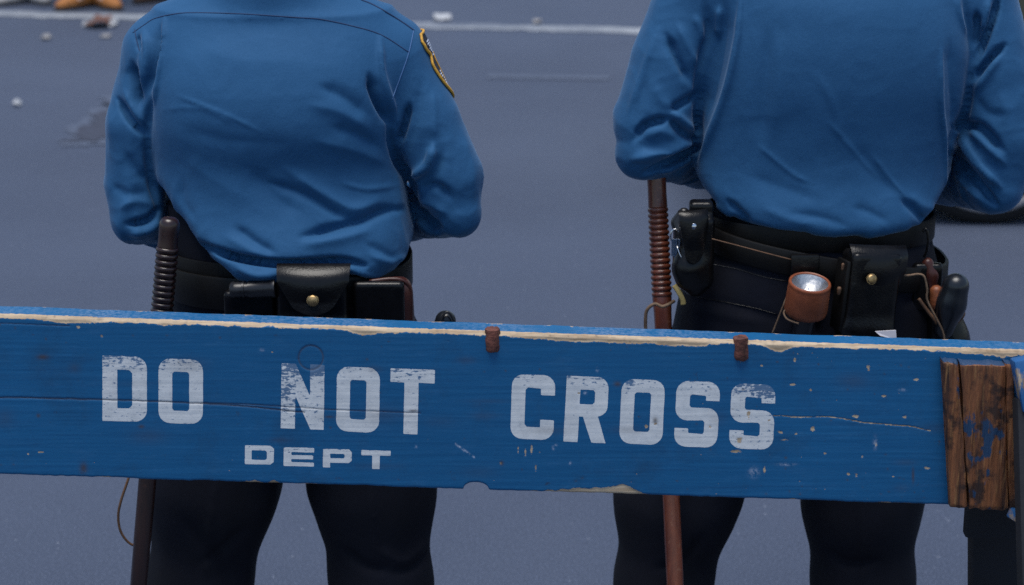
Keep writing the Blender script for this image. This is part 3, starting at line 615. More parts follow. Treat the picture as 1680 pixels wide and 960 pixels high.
def eyes(name, C, fwd, parent, s=1.0):
    C = np.array(C); fw = np.array(fwd, float); sd = np.cross(fw, (0, 0, 1.))
    for k in (-1, 1):
        f = Field(C - .14, C + .14, .004); f.ell(C + fw * .083 * s + sd * k * .03 * s + np.array((0, 0, .004)), (.013, .011, .009), .004); V, Q = f.mesh(1); mesh('eye', V, Q, M['eye'], parent)
M['eye'] = simple('eye', (.5, .48, .45), .3, .1)
def shoe_mesh(C, fwd, s=1.0, L=.29):
    C = np.array(C); fw = np.array(fwd, float); fw /= np.linalg.norm(fw); f = Field(C + np.array((-.22, -.22, -.02)), C + np.array((.22, .22, .2)), .007)
    f.cone(C - fw * .06 + (0, 0, .04), C + fw * (L - .13) * .55 + (0, 0, .038), .043, .050, .03); f.cone(C + fw * .03 + (0, 0, .035), C + fw * (L - .13) + (0, 0, .026), .048, .036, .03); f.cone(C - fw * .05 + (0, 0, .05), C - fw * .045 + (0, 0, .14), .045, .050, .03)
    f.add(lambda x, y, z: .016 - z + 0 * x + 0 * y, C - .25, C + .25, .006, 'i'); return f.mesh(2)
def sole_mesh(C, fwd, L=.29):
    C = np.array(C); fw = np.array(fwd, float); fw /= np.linalg.norm(fw); f = Field(C + np.array((-.22, -.22, -.02)), C + np.array((.22, .22, .06)), .006)
    f.cone(C - fw * .06 + (0, 0, .03), C + fw * (L - .13) * .55 + (0, 0, .03), .046, .054, .03); f.cone(C + fw * .03 + (0, 0, .03), C + fw * (L - .125) + (0, 0, .02), .052, .040, .03)
    f.add(lambda x, y, z: np.maximum(.001 - z, z - .018) + 0 * x + 0 * y, C - .25, C + .25, .004, 'i'); return f.mesh(1)

def rows_from_px(tab, y):
    out = []
    for row, xl, xr, b, dy in tab:
        L = W(xl, row, y); R_ = W(xr, row, y); out.append((L[2], (L[0] + R_[0]) / 2, y + dy, (R_[0] - L[0]) / 2, b))
    return out
def officer(nm, y, label, torso, sh_l, el_l, wr_l, sh_r, el_r, wr_r, low, ra, neck, hem, hips, legs, folds, tfolds, group=None, hgrid=.0036, extra=None):
    """an officer facing away (+Y); torso/hips tables in px rows at depth y"""
    cx = W(neck[0], neck[1], y)[0]; root = empty('person', (cx, y, 0), label, 'person')
    rows = rows_from_px(torso, y)
    f = Field((W(torso[0][1] - 150, 300, y)[0] - .1, y - .32, rows[-1][0] - .05), (W(torso[0][2] + 170, 300, y)[0] + .1, y + .46, rows[0][0] + .30), hgrid)
    f.section(rows, .01, 2.35)
    # the shirt blouses over the belt along a slanting lower lip
    HP = np.array([W(p[0], p[1], y - .12) for p in hem]); o_ = np.argsort(HP[:, 0]); HP = HP[o_]
    def cut(x, yy, z):
        zb = np.interp(x.ravel(), HP[:, 0], HP[:, 2]).astype(np.float32)[:, None, None]; return (zb + (yy - y + .12) * .12 - z) * .9
    lo = np.array([HP[0, 0] + .035, y - .3, HP[:, 2].min() - .2]); hi = np.array([HP[-1, 0] - .035, y + .3, HP[:, 2].max() + .06]); f.add(cut, lo, hi, .035, 'i')
    nk = W(neck[0], neck[1], y + .01)
    for s_ in (sh_l, sh_r):
        f.cone(nk + (0, .0, -.035), s_, .068, ra[0] * .93, .05)
    for S, E, Wr, (lo_, rl) in ((sh_l, el_l, wr_l, low[0]), (sh_r, el_r, wr_r, low[1])):
        S, E, Wr, lo_ = map(np.array, (S, E, Wr, lo_)); mid = S + (lo_ - S) * .55 + np.array((np.sign(E[0] - cx) * .006, -.004, 0))
        f.cone(S, mid, ra[0], ra[1], .016); f.cone(mid, lo_, ra[1], rl, .004); f.cone(lo_, E, rl, ra[2], .004); f.cone(lo_ + (E - lo_) * .3, E + (Wr - E) * .35 + (0, 0, .012), rl * .8, ra[3], .004); f.cone(E, E + (Wr - E) * .5, ra[2], ra[3], .004); f.cone(E + (Wr - E) * .5, Wr, ra[3], ra[4], .02)
    if extra: extra(f)
    V, Q = f.mesh(2)
    # general unevenness of cloth, then the folds themselves
    Nn = normals(V, Q); V = V + Nn * (.0012 * vnoise(V, 11, 3) + .0007 * vnoise(V * np.array((1, 1, .7)), 26, 4))[:, None]
    zb_ = np.interp(V[:, 0], HP[:, 0], HP[:, 2]); gz = np.exp(-np.clip(V[:, 2] - zb_, 0, 1) / .035) * (V[:, 1] < y + .05) * (np.abs(V[:, 0] - cx) < .25)
    V = V + Nn * (gz * (.0045 * vnoise(np.stack([V[:, 0] * 34 + V[:, 2] * 9, V[:, 1] * 3, V[:, 2] * 7], 1), 1, 61) + .002 * vnoise(np.stack([V[:, 0] * 80, V[:, 1] * 3, V[:, 2] * 12], 1), 1, 62)))[:, None]
    wv = V + .02 * np.stack([vnoise(V, 14, 71), vnoise(V, 14, 72), vnoise(V, 14, 73)], 1)
    rid = lambda P_, f_, k_: np.clip(1 - 3.2 * np.abs(vnoise(P_, f_, k_)), 0, 1)
    slv = np.clip((np.abs(V[:, 0] - cx) - .195) / .04, 0, 1); low_ = np.clip((el_l[2] + .20 - V[:, 2]) / .12, 0, 1)
    amt = .0007 + .0012 * slv * (.35 + .65 * low_) + .0016 * gz
    V = V + Nn * (amt * (rid(wv * np.array((1, 1, .6)), 15, 81) + .6 * rid(wv * np.array((1, 1, 1.3)), 27, 82) - .5))[:, None]
    V = sculpt(V, Q, folds); V = relax(relax(V, Q, .5), Q, .5)
    V = sculpt(V, Q, [s_ for s_ in folds if s_[1] <= 6], .5)
    shirt = mesh('shirt', V, Q, M['shirt'], root)
    # trousers
    hr = rows_from_px(hips, y); zlow = hr[-1][0]
    g = Field((W(legs[0][0][0][0] - 170, 800, y)[0], y - .3, -.02), (W(legs[1][0][0][0] + 190, 800, y)[0], y + .35, hr[0][0] + .05), .0065)
    at = g.section(hr, .02, 2.5)
    for lg in legs:
        P = []; rr = []
        for (px, py, rpx) in lg[0]:
            p = W(px, py, y + lg[1]); P.append(p); rr.append(rpx / ppm(y, py))
        fx = P[-1] + (P[-1] - P[-2]) * .6; ank = np.array([fx[0], y + lg[1] + .02, .10]); P.append(np.array([(P[-1][0] + ank[0]) / 2, y + lg[1] + .01, .26])); rr.append(rr[-1] * .93); P.append(ank); rr.append(rr[-1] * .98)
        g.chain(P, rr, .05); lg.append(ank)
    g.add(lambda x, yy, z: .035 - z + 0 * x + 0 * yy, (-3, 0, -.1), (3, 6, .1), .01, 'i')
    TV, TQ = g.mesh(2); Nn = normals(TV, TQ); TV = TV + Nn * (.0045 * vnoise(TV * np.array((20, 20, 3.2)), 1, 15) * np.clip((.78 - TV[:, 2]) / .1, 0, 1) + .003 * vnoise(TV * np.array((1, 1, .8)), 9, 13) + .0015 * vnoise(TV, 20, 14))[:, None]; TV = sculpt(TV, TQ, tfolds)
    trousers = mesh('trousers', TV, TQ, M['trouser'], root)
    # body: one continuous figure inside the clothes
    b = Field((cx - .48, y - .25, .03), (cx + .48, y + .55, nk[2] + .34), .0065)
    b.section([(r_[0], r_[1], r_[2], r_[3] - .062, r_[4] - .05) for r_ in rows], .03, 2.3); b.section([(r_[0], r_[1], r_[2], r_[3] - .05, r_[4] - .04) for r_ in hr], .03, 2.3)
    b.cone(nk - (0, 0, .06), nk + (0, .02, .09), .06, .056, .04); hc = nk + np.array((0, .035, .185)); head(b, hc, (0, 1, -.15 if False else 0))
    for S, E, Wr, sg in ((sh_l, el_l, wr_l, -1), (sh_r, el_r, wr_r, 1)):
        S, E, Wr = map(np.array, (S, E, Wr)); b.cone(nk + (0, 0, -.06), S, .045, ra[0] - .035, .04); lo_ = np.array(low[0 if sg < 0 else 1][0]) + (sg * .012, 0, 0); E = E + (0, .03, .012); b.chain([S, S + (lo_ - S) * .55 + (sg * .018, 0, 0), lo_, E, Wr], [ra[0] - .035, .024, .021, .020, .026], .02); dv_ = (Wr - E) / np.linalg.norm(Wr - E); hand(b, Wr + dv_ * .01, dv_ + np.array((-sg * .3, .1, .0)), (-sg * 1.0, 0, -.15))
    for lg in legs:
        P = [W(px, py, y + lg[1]) for (px, py, r_) in lg[0]]; b.chain(P + [lg[2]], [.07, .062, .055, .05][:len(P)] + [.04], .04); b.cone(lg[2], lg[2] + (0, .1, -.06), .04, .03, .03)
    BV, BQ = b.mesh(2); mesh('body', BV, BQ, M['skin'], root)
    HV, HQ = hair_mesh(hc, (0, 1, 0)); mesh('hair', HV, HQ, M['hair'], root); eyes('eye', hc, (0, 1, 0), root)
    for lg in legs:
        an = lg[2]; SV, SQ = shoe_mesh((an[0], an[1], 0), (np.sign(an[0] - cx) * .3, 1, 0)); sh = mesh('shoe', SV, SQ, M['shoe'], root)
    # collar
    cp = [nk + np.array((.075 * math.cos(a), .085 * math.sin(a) + .01, .028 + .012 * math.sin(a) * -1)) for a in np.linspace(0, 2 * math.pi, 33)]; tube('collar', cp, .016, M['shirt'], root, n=10, flat=.35)
    bv = BVHTree.FromPolygons([tuple(v) for v in V], [tuple(q_) for q_ in Q]); bt = BVHTree.FromPolygons([tuple(v) for v in TV], [tuple(q_) for q_ in TQ])
    return dict(root=root, shirt=shirt, trousers=trousers, bv=bv, bt=bt, y=y, hr=hr, at=at, nk=nk)
def hit(bvh, px, py, lift=.001):
    o = Vector((0, 0, H)); p = W(px, py, 3.0); d = (Vector(tuple(p)) - o).normalized(); loc, nrm, i, dist = bvh.ray_cast(o, d)
    if loc is None: return None
    if nrm.dot(d) > 0: nrm = -nrm
    return np.array(loc + nrm * lift)
def on_cloth(name, bvh, pts, r, mat, parent, lift=.0005, flat=1.0, n=6, sub=10):
    P = smooth_path([(p[0], p[1], 0) for p in pts], sub); Q = [hit(bvh, p[0], p[1], lift) for p in P]; Q = [q_ for q_ in Q if q_ is not None]
    if len(Q) < 3: return None
    Q = np.array(Q)
    for _ in range(2): Q[1:-1] = .5 * Q[1:-1] + .25 * (Q[:-2] + Q[2:])
    return tube(name, Q, r, mat, parent, n=n, flat=flat)

# ---- left officer -------------------------------------------------------------------------------------------
LY = 3.36
L_fold = [
 # left armhole and sleeve
 ([(216, 106), (221, 138), (228, 174)], 8, -15), ([(230, 82), (231, 125), (229, 172)], 4, 4), ([(194, 163), (213, 195), (238, 222)], 5, -8), ([(204, 150), (222, 184), (240, 205)], 5, 4),
 ([(250, 166), (243, 195), (242, 240), (247, 290), (258, 340)], 6, -7), ([(270, 30), (267, 65), (259, 125), (252, 172)], 3.5, 5), ([(262, 44), (259, 80), (250, 118), (243, 150)], 7, -8), ([(226, 58), (229, 82)], 3.5, -6), ([(236, 52), (240, 90), (236, 140)], 6, 5),
 ([(178, 120), (180, 180), (186, 240)], 9, 3), ([(182, 300), (205, 318), (240, 316)], 8, -4), ([(208, 368), (240, 362), (262, 343)], 5, -8), ([(215, 385), (245, 378), (262, 362)], 6, 5), ([(200, 340), (222, 330), (250, 335)], 7, 4), ([(205, 250), (222, 280), (246, 300)], 9, -5),
 # right armhole and sleeve
 ([(607, 125), (621, 165), (643, 203)], 7, -14), ([(624, 62), (627, 118), (643, 172), (650, 200)], 5, 5), ([(638, 200), (645, 240), (655, 268), (670, 292), (677, 322), (681, 368)], 6, -8), ([(672, 172), (665, 202), (654, 236)], 4.5, -9), ([(710, 150), (712, 190), (711, 228)], 8, 4), ([(690, 140), (684, 190), (672, 240)], 7, -4),
 ([(711, 238), (701, 270), (674, 292)], 6, 8), ([(725, 250), (712, 285), (690, 300)], 7, -5), ([(690, 309), (716, 306), (740, 325)], 7, -8), ([(687, 342), (703, 362), (722, 374)], 6, -9), ([(688, 326), (712, 335), (735, 352)], 8, 6), ([(682, 356), (702, 378), (728, 384)], 5, 6), ([(760, 220), (775, 280), (776, 330)], 10, 3),
 # the back
 ([(528, 143), (566, 160), (602, 188)], 12, -6), ([(510, 172), (560, 185), (605, 212)], 10, 4), ([(546, 209), (592, 224), (624, 244)], 10, -6), ([(520, 232), (580, 246), (632, 268)], 11, 4), ([(470, 278), (537, 322), (580, 343), (620, 330)], 11, 7), ([(440, 300), (502, 320), (553, 350), (580, 358)], 8, -7), ([(497, 388), (537, 377), (587, 363), (627, 347), (660, 343)], 7, -10), ([(500, 402), (560, 391), (606, 378)], 10, 6),
 ([(410, 280), (460, 330), (492, 346)], 18, -6), ([(290, 157), (360, 184), (430, 217)], 2.6, 2.0), ([(265, 180), (330, 178), (390, 207)], 2.6, 1.2), ([(560, 300), (600, 310), (650, 305)], 4, 2.5), ([(385, 372), (414, 394), (450, 415)], 8, -6), ([(370, 388), (405, 408), (440, 424)], 8, 3), ([(300, 215), (380, 232), (470, 236)], 16, -3), ([(300, 260), (360, 300), (410, 330)], 20, 3), ([(330, 80), (400, 100), (500, 100)], 22, 2),
 ([(600, 400), (630, 415), (655, 430)], 7, -4), ([(610, 420), (640, 430), (668, 420)], 6, 4), ([(300, 300), (300, 330), (320, 360)], 9, -3), ([(650, 280), (655, 320), (660, 350)], 8, 3),
 # tucked underside below the lip
 ([(318, 397), (350, 410), (400, 425), (470, 433), (560, 428), (600, 436)], 5, -12), ([(390, 440), (420, 452), (455, 450)], 5, 6), ([(560, 437), (600, 450), (640, 462)], 4, 5)]
def LP(px, py, dy=0): return W(px, py, LY + dy)
Lo = officer('a', LY, 'stout person from behind in blue uniform shirt with gold edged shoulder patch and navy trousers',
    torso=[(22, 270, 625, .098, .025), (60, 250, 650, .122, .018), (120, 244, 664, .140, .005), (190, 247, 660, .146, .0), (260, 248, 662, .140, .008), (320, 252, 672, .145, .0), (370, 262, 680, .160, -.010), (410, 278, 676, .168, -.014), (440, 292, 668, .160, -.008), (475, 305, 656, .146, .0), (500, 318, 645, .135, .0)],
    sh_l=LP(266, 90, .02), el_l=LP(224, 360, -.03), wr_l=LP(330, 372, .30), sh_r=LP(640, 92, .02), el_r=LP(750, 349, -.03), wr_r=LP(610, 345, .30), low=((LP(220, 300, -.01), .050), (LP(732, 290, -.01), .062)), ra=(.063, .061, .042, .048, .040), neck=(440, -58),
    hem=[(200, 330), (262, 342), (290, 366), (330, 402), (372, 430), (392, 448), (420, 461), (455, 461), (520, 450), (566, 444), (600, 456), (640, 464), (668, 456), (720, 440)],
    hips=[(325, 276, 652, .128, .0), (395, 284, 655, .136, .0), (440, 290, 662, .142, 0), (490, 284, 668, .150, 0), (560, 262, 690, .150, 0), (640, 256, 700, .140, 0)],
    legs=[[[(362, 640, 110), (350, 790, 101), (328, 962, 73)], .0], [[(600, 640, 108), (610, 795, 93), (627, 960, 74)], .0]],
    folds=L_fold, tfolds=[([(356, 780), (345, 870), (334, 965)], 4, 4), ([(606, 780), (616, 870), (628, 965)], 4, 4), ([(400, 870), (360, 905), (330, 925)], 8, -7), ([(560, 900), (600, 930), (640, 935)], 8, -7), ([(300, 850), (340, 900), (380, 960)], 12, -6), ([(620, 900), (660, 920), (700, 890)], 10, 5), ([(640, 940), (680, 930), (705, 900)], 8, -5)])
# seams of the left officer's shirt
on_cloth('yoke_seam', Lo['bv'], [(218, 54), (238, 40), (255, 30), (290, 22.5), (325, 21), (400, 23), (490, 29), (525, 31.5), (575, 42), (625, 57), (671, 86)], .0010, M['seam'], Lo['shirt'], 0)
on_cloth('armhole_seam', Lo['bv'], [(679, 48), (671, 85), (660, 118), (643, 163)], .0009, M['seam_light'], Lo['shirt'], .0003)
on_cloth('shoulder_strap', Lo['bv'], [(592, 0), (612, 8), (640, 24), (662, 38), (679, 50)], .0014, M['seam'], Lo['shirt'], .0003)
on_cloth('armhole_seam', Lo['bv'], [(221, 48), (224, 66), (229, 84)], .0009, M['seam'], Lo['shirt'], .0)

# shoulder patch wrapped on the right sleeve
def shoulder_patch(of):
    A = W(684, 50, LY); n_, m_ = 40, 60; ax0 = np.array(W(689, 57, LY + .0)); ax1 = np.array(W(748, 164, LY + .0))
    dirn = (ax1 - ax0); L = np.linalg.norm(dirn); dirn /= L
    outw = np.array((.88, -.33, .34)); outw -= dirn * (outw @ dirn); outw /= np.linalg.norm(outw); acr = np.cross(outw, dirn)      # across the sleeve, towards the front
    if acr[1] < 0: acr = -acr
    def half(t):                                 # shield: lobed top, waisted, pointed foot
        return .048 * (1.0 - .16 * math.exp(-((t - .30) / .07) ** 2)) * math.sqrt(max(0.0, 1 - max(0, (t - .45) / .56) ** 2.2)) * (.8 + .2 * min(1, t / .08))
    grid = {}
    mid0 = (ax0 + ax1) / 2
    def pt(s, t, lift):
        c = ax0 + dirn * L * t + acr * (s * half(t) + .037); o = Vector(tuple(c + outw * .15)); loc, nr, i, dd = of['bv'].ray_cast(o, Vector(tuple(-outw)))
        if loc is None: return None
        if nr.dot(Vector(tuple(outw))) < 0: nr = -nr
        return np.array(loc + nr * lift)
    def sheet(name, s0, s1, t0, t1, ns, nt, lift, mat, par):
        V = []; ok = True
        for j in range(nt + 1):
            for i in range(ns + 1):
                p = pt(s0(j / nt) + (s1(j / nt) - s0(j / nt)) * i / ns, t0 + (t1 - t0) * j / nt, lift); V.append(p if p is not None else (V[-1] if V else ax0))
        I = np.arange((ns + 1) * (nt + 1)).reshape(nt + 1, ns + 1); F = np.array([[I[j, i], I[j, i + 1], I[j + 1, i + 1], I[j + 1, i]] for j in range(nt) for i in range(ns)])
        return mesh(name, np.array(V), F, mat, par)
    p = sheet('shoulder_patch', lambda t: -1, lambda t: 1, 0, 1, 24, 48, .0022, M['patch_navy'], of['shirt'])
    if p is None: return
    p['label'] = 'navy shield shoulder patch with gold border and white stitching'
    def edge(sg, name, k, r, mat, t0=.0, t1=1.0, lift=.003):
        P = [pt(sg * k, t, lift) for t in np.linspace(t0, t1, 50)]; P = np.array([q_ for q_ in P if q_ is not None])
        if len(P) > 3: tube(name, P, r, mat, of['shirt'], n=6)
    edge(-1, 'gold_border', 1.0, .0024, M['patch_gold']); edge(1, 'gold_border', 1.0, .0024, M['patch_gold']); edge(-1, 'gold_line', .42, .0011, M['patch_gold'], .30, .88); edge(1, 'gold_line', .42, .0011, M['patch_gold'], .30, .88)
    P = [pt(s_, .004, .003) for s_ in np.linspace(-1, 1, 24)]; P = np.array([q_ for q_ in P if q_ is not None]); tube('gold_border', P, .0024, M['patch_gold'], of['shirt'], n=6)
    k = 0
    for sg in (-1, 1):
        for t in np.arange(.12, .34, .032):
            a_ = .50 + .05 * math.sin(k * 2.3); sheet('stitching', lambda q_: sg * (a_ - .16), lambda q_: sg * (a_ + .22), t, t + .020, 3, 2, .0032, M['patch_white'], of['shirt']); k += 1
        for t in np.arange(.55, .86, .035):
            sheet('stitching', lambda q_: sg * .58, lambda q_: sg * (.80 + .06 * math.sin(k * 1.7)), t, t + .020, 2, 2, .0032, M['patch_white'], of['shirt']); k += 1
shoulder_patch(Lo)

# ---- right officer ------------------------------------------------------------------------------------------
RY = 3.44
R_fold = [
 ([(1153, -10), (1161, 40), (1160, 62), (1148, 110), (1144, 187), (1147, 235), (1138, 285)], 6, -6), ([(1217, -20), (1213, 40), (1208, 75), (1193, 140), (1168, 212), (1142, 268)], 6, 6), ([(1188, 10), (1182, 80), (1168, 150), (1154, 200)], 15, -9), ([(1180, 12), (1178, 60)], 5, 6),
 ([(1092, 58), (1112, 97), (1134, 136)], 7, -10), ([(1112, 40), (1130, 80), (1146, 110)], 7, 5), ([(1140, 26), (1150, 50), (1154, 70)], 5, 4), ([(1146, 155), (1115, 172), (1102, 181)], 5, -8), ([(1096, 195), (1058, 206), (1041, 229)], 6, -8), ([(1098, 196), (1122, 219), (1141, 228)], 6, -7), ([(1103, 183), (1122, 200), (1138, 214)], 6, 6), ([(1038, 262), (1088, 248), (1142, 222)], 8, 9), ([(1058, 284), (1103, 264), (1145, 240)], 5, -10), ([(1085, 284), (1115, 270), (1142, 254)], 4, 5), ([(1060, 225), (1085, 215), (1110, 228)], 8, 4), ([(1080, 48), (1054, 120), (1031, 187)], 6, 3), ([(1060, 130), (1048, 180), (1040, 215)], 6, -2.5), ([(1075, 140), (1085, 165), (1100, 175)], 8, 3),
 ([(1260, 55), (1254, 133), (1248, 233)], 13, -5), ([(1280, 60), (1278, 140), (1270, 220)], 14, 3), ([(1245, 240), (1300, 285), (1330, 300)], 2.6, 2.2), ([(1230, 290), (1290, 310), (1340, 330)], 14, -3), ([(1358, 198), (1400, 247), (1442, 294)], 2.6, 2.2), ([(1429, 252), (1458, 290), (1488, 326)], 2.6, 2.2), ([(1340, 120), (1370, 180), (1380, 240)], 7, 2), ([(1400, 240), (1440, 290), (1470, 320)], 14, -3), ([(1480, 328), (1500, 345), (1520, 368)], 6, -6), ([(1490, 320), (1515, 338), (1540, 345)], 8, 4), ([(1193, 330), (1212, 348), (1230, 366)], 5, -7), ([(1168, 334), (1186, 346), (1204, 364)], 5, 5), ([(1300, 350), (1350, 358), (1390, 372)], 8, -4), ([(1400, 340), (1430, 350), (1460, 366)], 8, -4), ([(1250, 340), (1300, 362), (1340, 368)], 8, 3),
 ([(1583, -10), (1586, 30), (1596, 80), (1592, 131), (1584, 186), (1560, 238), (1557, 302)], 6, -6), ([(1545, 85), (1544, 130), (1545, 178), (1552, 245), (1553, 302)], 3.5, 5), ([(1560, 70), (1562, 130), (1566, 180), (1560, 220)], 12, -7), ([(1570, -10), (1574, 20), (1590, 60)], 5, 4), ([(1602, 20), (1604, 50), (1602, 78)], 4.5, -9), ([(1640, -6), (1628, 30), (1615, 67), (1601, 102)], 5, -10), ([(1622, 0), (1618, 30), (1610, 52)], 5, 5), ([(1649, 73), (1622, 100), (1598, 132)], 4.5, -8), ([(1640, 90), (1620, 120), (1600, 150)], 6, 5),
 ([(1568, 209), (1607, 209), (1645, 247)], 6, -9), ([(1571, 215), (1606, 268), (1641, 307)], 6, 8), ([(1563, 252), (1598, 293), (1636, 338)], 6, -9), ([(1590, 210), (1620, 240), (1650, 270)], 6, 5), ([(1562, 280), (1590, 312), (1612, 332)], 4, 4), ([(1600, 160), (1620, 185), (1650, 190)], 9, -4), ([(1640, 150), (1655, 200), (1660, 250)], 12, 3)]
def RP(px, py, dy=0): return W(px, py, RY + dy)
Ro = officer('b', RY, 'tall person from behind in blue uniform shirt with flashlight hanging from loaded belt',
    torso=[(-70, 1190, 1545, .100, .02), (-30, 1170, 1570, .125, .015), (40, 1160, 1590, .138, .005), (120, 1150, 1588, .140, .0), (200, 1138, 1574, .136, .004), (270, 1133, 1558, .136, .004), (320, 1134, 1552, .144, -.003), (350, 1140, 1546, .148, -.006), (380, 1156, 1530, .138, .0), (420, 1170, 1516, .125, .0)],
    sh_l=RP(1148, -20, .02), el_l=RP(1056, 249, -.04), wr_l=RP(1240, 262, .30), sh_r=RP(1594, -20, .02), el_r=RP(1634, 306, -.04), wr_r=RP(1480, 262, .30), low=((RP(1072, 200, -.02), .070), (RP(1645, 230, -.02), .070)), ra=(.070, .068, .047, .055, .045), neck=(1368, -150),
    hem=[(1090, 300), (1134, 322), (1160, 345), (1200, 368), (1250, 376), (1320, 380), (1400, 388), (1470, 386), (1530, 374), (1552, 350), (1600, 330)],
    hips=[(340, 1170, 1520, .120, 0), (390, 1150, 1528, .130, 0), (440, 1128, 1540, .138, 0), (520, 1108, 1556, .146, 0), (620, 1090, 1570, .145, 0), (680, 1080, 1575, .13, 0)],
    legs=[[[(1170, 660, 104), (1110, 815, 92), (1087, 960, 72)], .0], [[(1452, 660, 104), (1413, 820, 89), (1417, 960, 72)], .0]],
    folds=R_fold, tfolds=[([(1118, 815), (1102, 880), (1090, 965)], 4, 4), ([(1414, 820), (1415, 890), (1417, 965)], 4, 4), ([(1350, 900), (1390, 925), (1440, 920)], 8, -7), ([(1150, 880), (1120, 920), (1080, 935)], 8, -7), ([(1130, 490), (1200, 500), (1290, 530)], 8, -2), ([(1130, 505), (1190, 518), (1250, 530)], 8, 2), ([(1480, 500), (1500, 490), (1520, 480)], 6, -4), ([(1340, 520), (1345, 560)], 8, -8)], hgrid=.0036)

# ------------------------------------------------------------------ belts and what hangs on them
def belt_loop(name, of, zf, w, t, grow, mat, parent, n=96, power=2.5):
    """a strap round the hips: zf(x) gives its mid height"""
    V = []; cs = [(-.5, 0), (-.5, .7), (-.44, 1), (.44, 1), (.5, .7), (.5, 0)]
    for i in range(n):
        a = 2 * math.pi * i / n; c_, s_ = math.cos(a), math.sin(a); x = 0
        r_ = of['at'](np.array([zf(0)])); cx, cy, A, B = [float(q_[0]) for q_ in r_]
        ex = abs(c_) ** (2 / power) * np.sign(c_); ey = abs(s_) ** (2 / power) * np.sign(s_)
        z = zf(ex * A); cx, cy, A, B = [float(q_[0]) for q_ in of['at'](np.array([z]))]
        nrm = np.array((c_, s_)); 
        for h_, o_ in cs:
            g = grow + o_ * t; V.append((cx + (A + g) * ex, cy + (B + g) * ey, z + h_ * w))
    k = len(cs); F = [[i * k + j, ((i + 1) % n) * k + j, ((i + 1) % n) * k + j + 1, i * k + j + 1] for i in range(n) for j in range(k - 1)]
    o = mesh(name, V, F, mat, parent); o.data.set_sharp_from_angle(angle=R(35)); return o
def flap_mesh(name, C, Rv, Dv, O, Wd, Ht, mat, parent, tip=.28, roll=.012, th=.003, ns=20, nt=24, shoulder=.18, bulge=.004):
    """envelope flap: C = middle of its top edge, tapering to a rounded tongue"""
    C, Rv, Dv, O = map(np.array, (C, Rv, Dv, O)); V = []
    def hw(t):
        if t < shoulder: return Wd * .5 * (1 - .03 * t / shoulder)
        k = (t - shoulder) / (1 - shoulder); return Wd * .5 * ((1 - k) * (1 - tip) + tip) * math.sqrt(max(.0, 1 - max(0, (k - .72) / .285) ** 2))
    for lay in (0, 1):
        for j in range(nt + 1):
            t = j / nt; ln = t * Ht
            for i in range(ns + 1):
                s_ = 2 * i / ns - 1; out = bulge * (1 - s_ * s_) * math.sin(min(1, t * 1.4) * math.pi) ; a = min(1, ln / roll)
                p = C + Rv * s_ * hw(t) + Dv * (ln - roll * .6 * (1 - a)) + O * (-roll * (1 - a) ** 2 + out + (th if lay == 0 else 0) - .006 * (abs(s_) ** 3) * (1 - t)); V.append(p)
    n1 = (nt + 1) * (ns + 1); I = np.arange(n1).reshape(nt + 1, ns + 1); F = [[I[j, i], I[j + 1, i], I[j + 1, i + 1], I[j, i + 1]] for j in range(nt) for i in range(ns)]
    F += [[f_[3] + n1, f_[2] + n1, f_[1] + n1, f_[0] + n1] for f_ in F]
    rim = list(I[0, :]) + list(I[1:, -1]) + list(I[-1, -2::-1]) + list(I[-2:0:-1, 0])
    for a_ in range(len(rim)): b_ = (a_ + 1) % len(rim); F.append([rim[a_], rim[b_], rim[b_] + n1, rim[a_] + n1])
    o = mesh(name, V, F, mat, parent); o.data.set_sharp_from_angle(angle=R(50)); return o, V, rim
def snap(name, C, O, r, parent, mat=None):
    C = np.array(C); O = np.array(O); lathe(name, C, C + O, [(-.001, r * 1.15), (.0008, r * 1.1), (.001, r), (.0030, r * .95), (.0042, r * .7), (.0047, .0005)], mat or M['brass'], parent, n=20)
def sdf_part(name, build, C, ext, h, mat, parent, sm=1):
    C = np.array(C); f = Field(C - ext, C + ext, h); build(f); V, Q = f.mesh(sm); return mesh(name, V, Q, mat, parent)
def box_sdf(f, C, half, r, rot=None, k=.004):
    C = np.array(C); Rm = np.eye(3) if rot is None else np.array(rot); half = np.array(half)
    def fn(x, y, z):
        p = [x - C[0], y - C[1], z - C[2]]; q_ = [np.abs(sum(p[j] * Rm[j, i] for j in range(3))) - (half[i] - r) for i in range(3)]
        return np.sqrt(sum(np.maximum(a, 0) ** 2 for a in q_)) + np.minimum(np.maximum(np.maximum(q_[0], q_[1]), q_[2]), 0) - r
    m = np.linalg.norm(half); f.add(fn, C - m, C + m, k)

# --- left officer's belt
yb = Lo['hr'][2][2] - .150                       # back of the hips
zb = W(480, 484, yb)[2]
lbelt = empty('duty_belt', (Lo['hr'][2][1], LY, zb - .03), 'black leather duty belt with snapped pouch, round the stout person with the shoulder patch', 'belt')
belt_loop('strap', Lo, lambda x: zb, .056, .005, .010, M['leather_belt'], lbelt)
belt_loop('under_belt', Lo, lambda x: zb + .030, .040, .003, .006, M['leather_belt'], lbelt)
def BP(px, py, y): return W(px, py, y)
pz = yb - .045
pouch = sdf_part('pouch', lambda f: (box_sdf(f, BP(513, 504, pz + .026), (.058, .020, .054), .012), f.cone(BP(470, 540, pz + .016), BP(556, 540, pz + .016), .016, .016, .02)), BP(513, 500, pz + .02), .10, .003, M['leather'], lbelt, 2)
fo, fv, fr = flap_mesh('flap', BP(513, 443, pz + .004), (1, 0, 0), (0, -.22, -.975), (0, -.975, .22), .120, .074, M['leather'], pouch, tip=.42, roll=.016, bulge=.006, shoulder=.22)
snap('snap', BP(513, 493, pz - .0125), (0, -.97, .24), .0088, pouch)
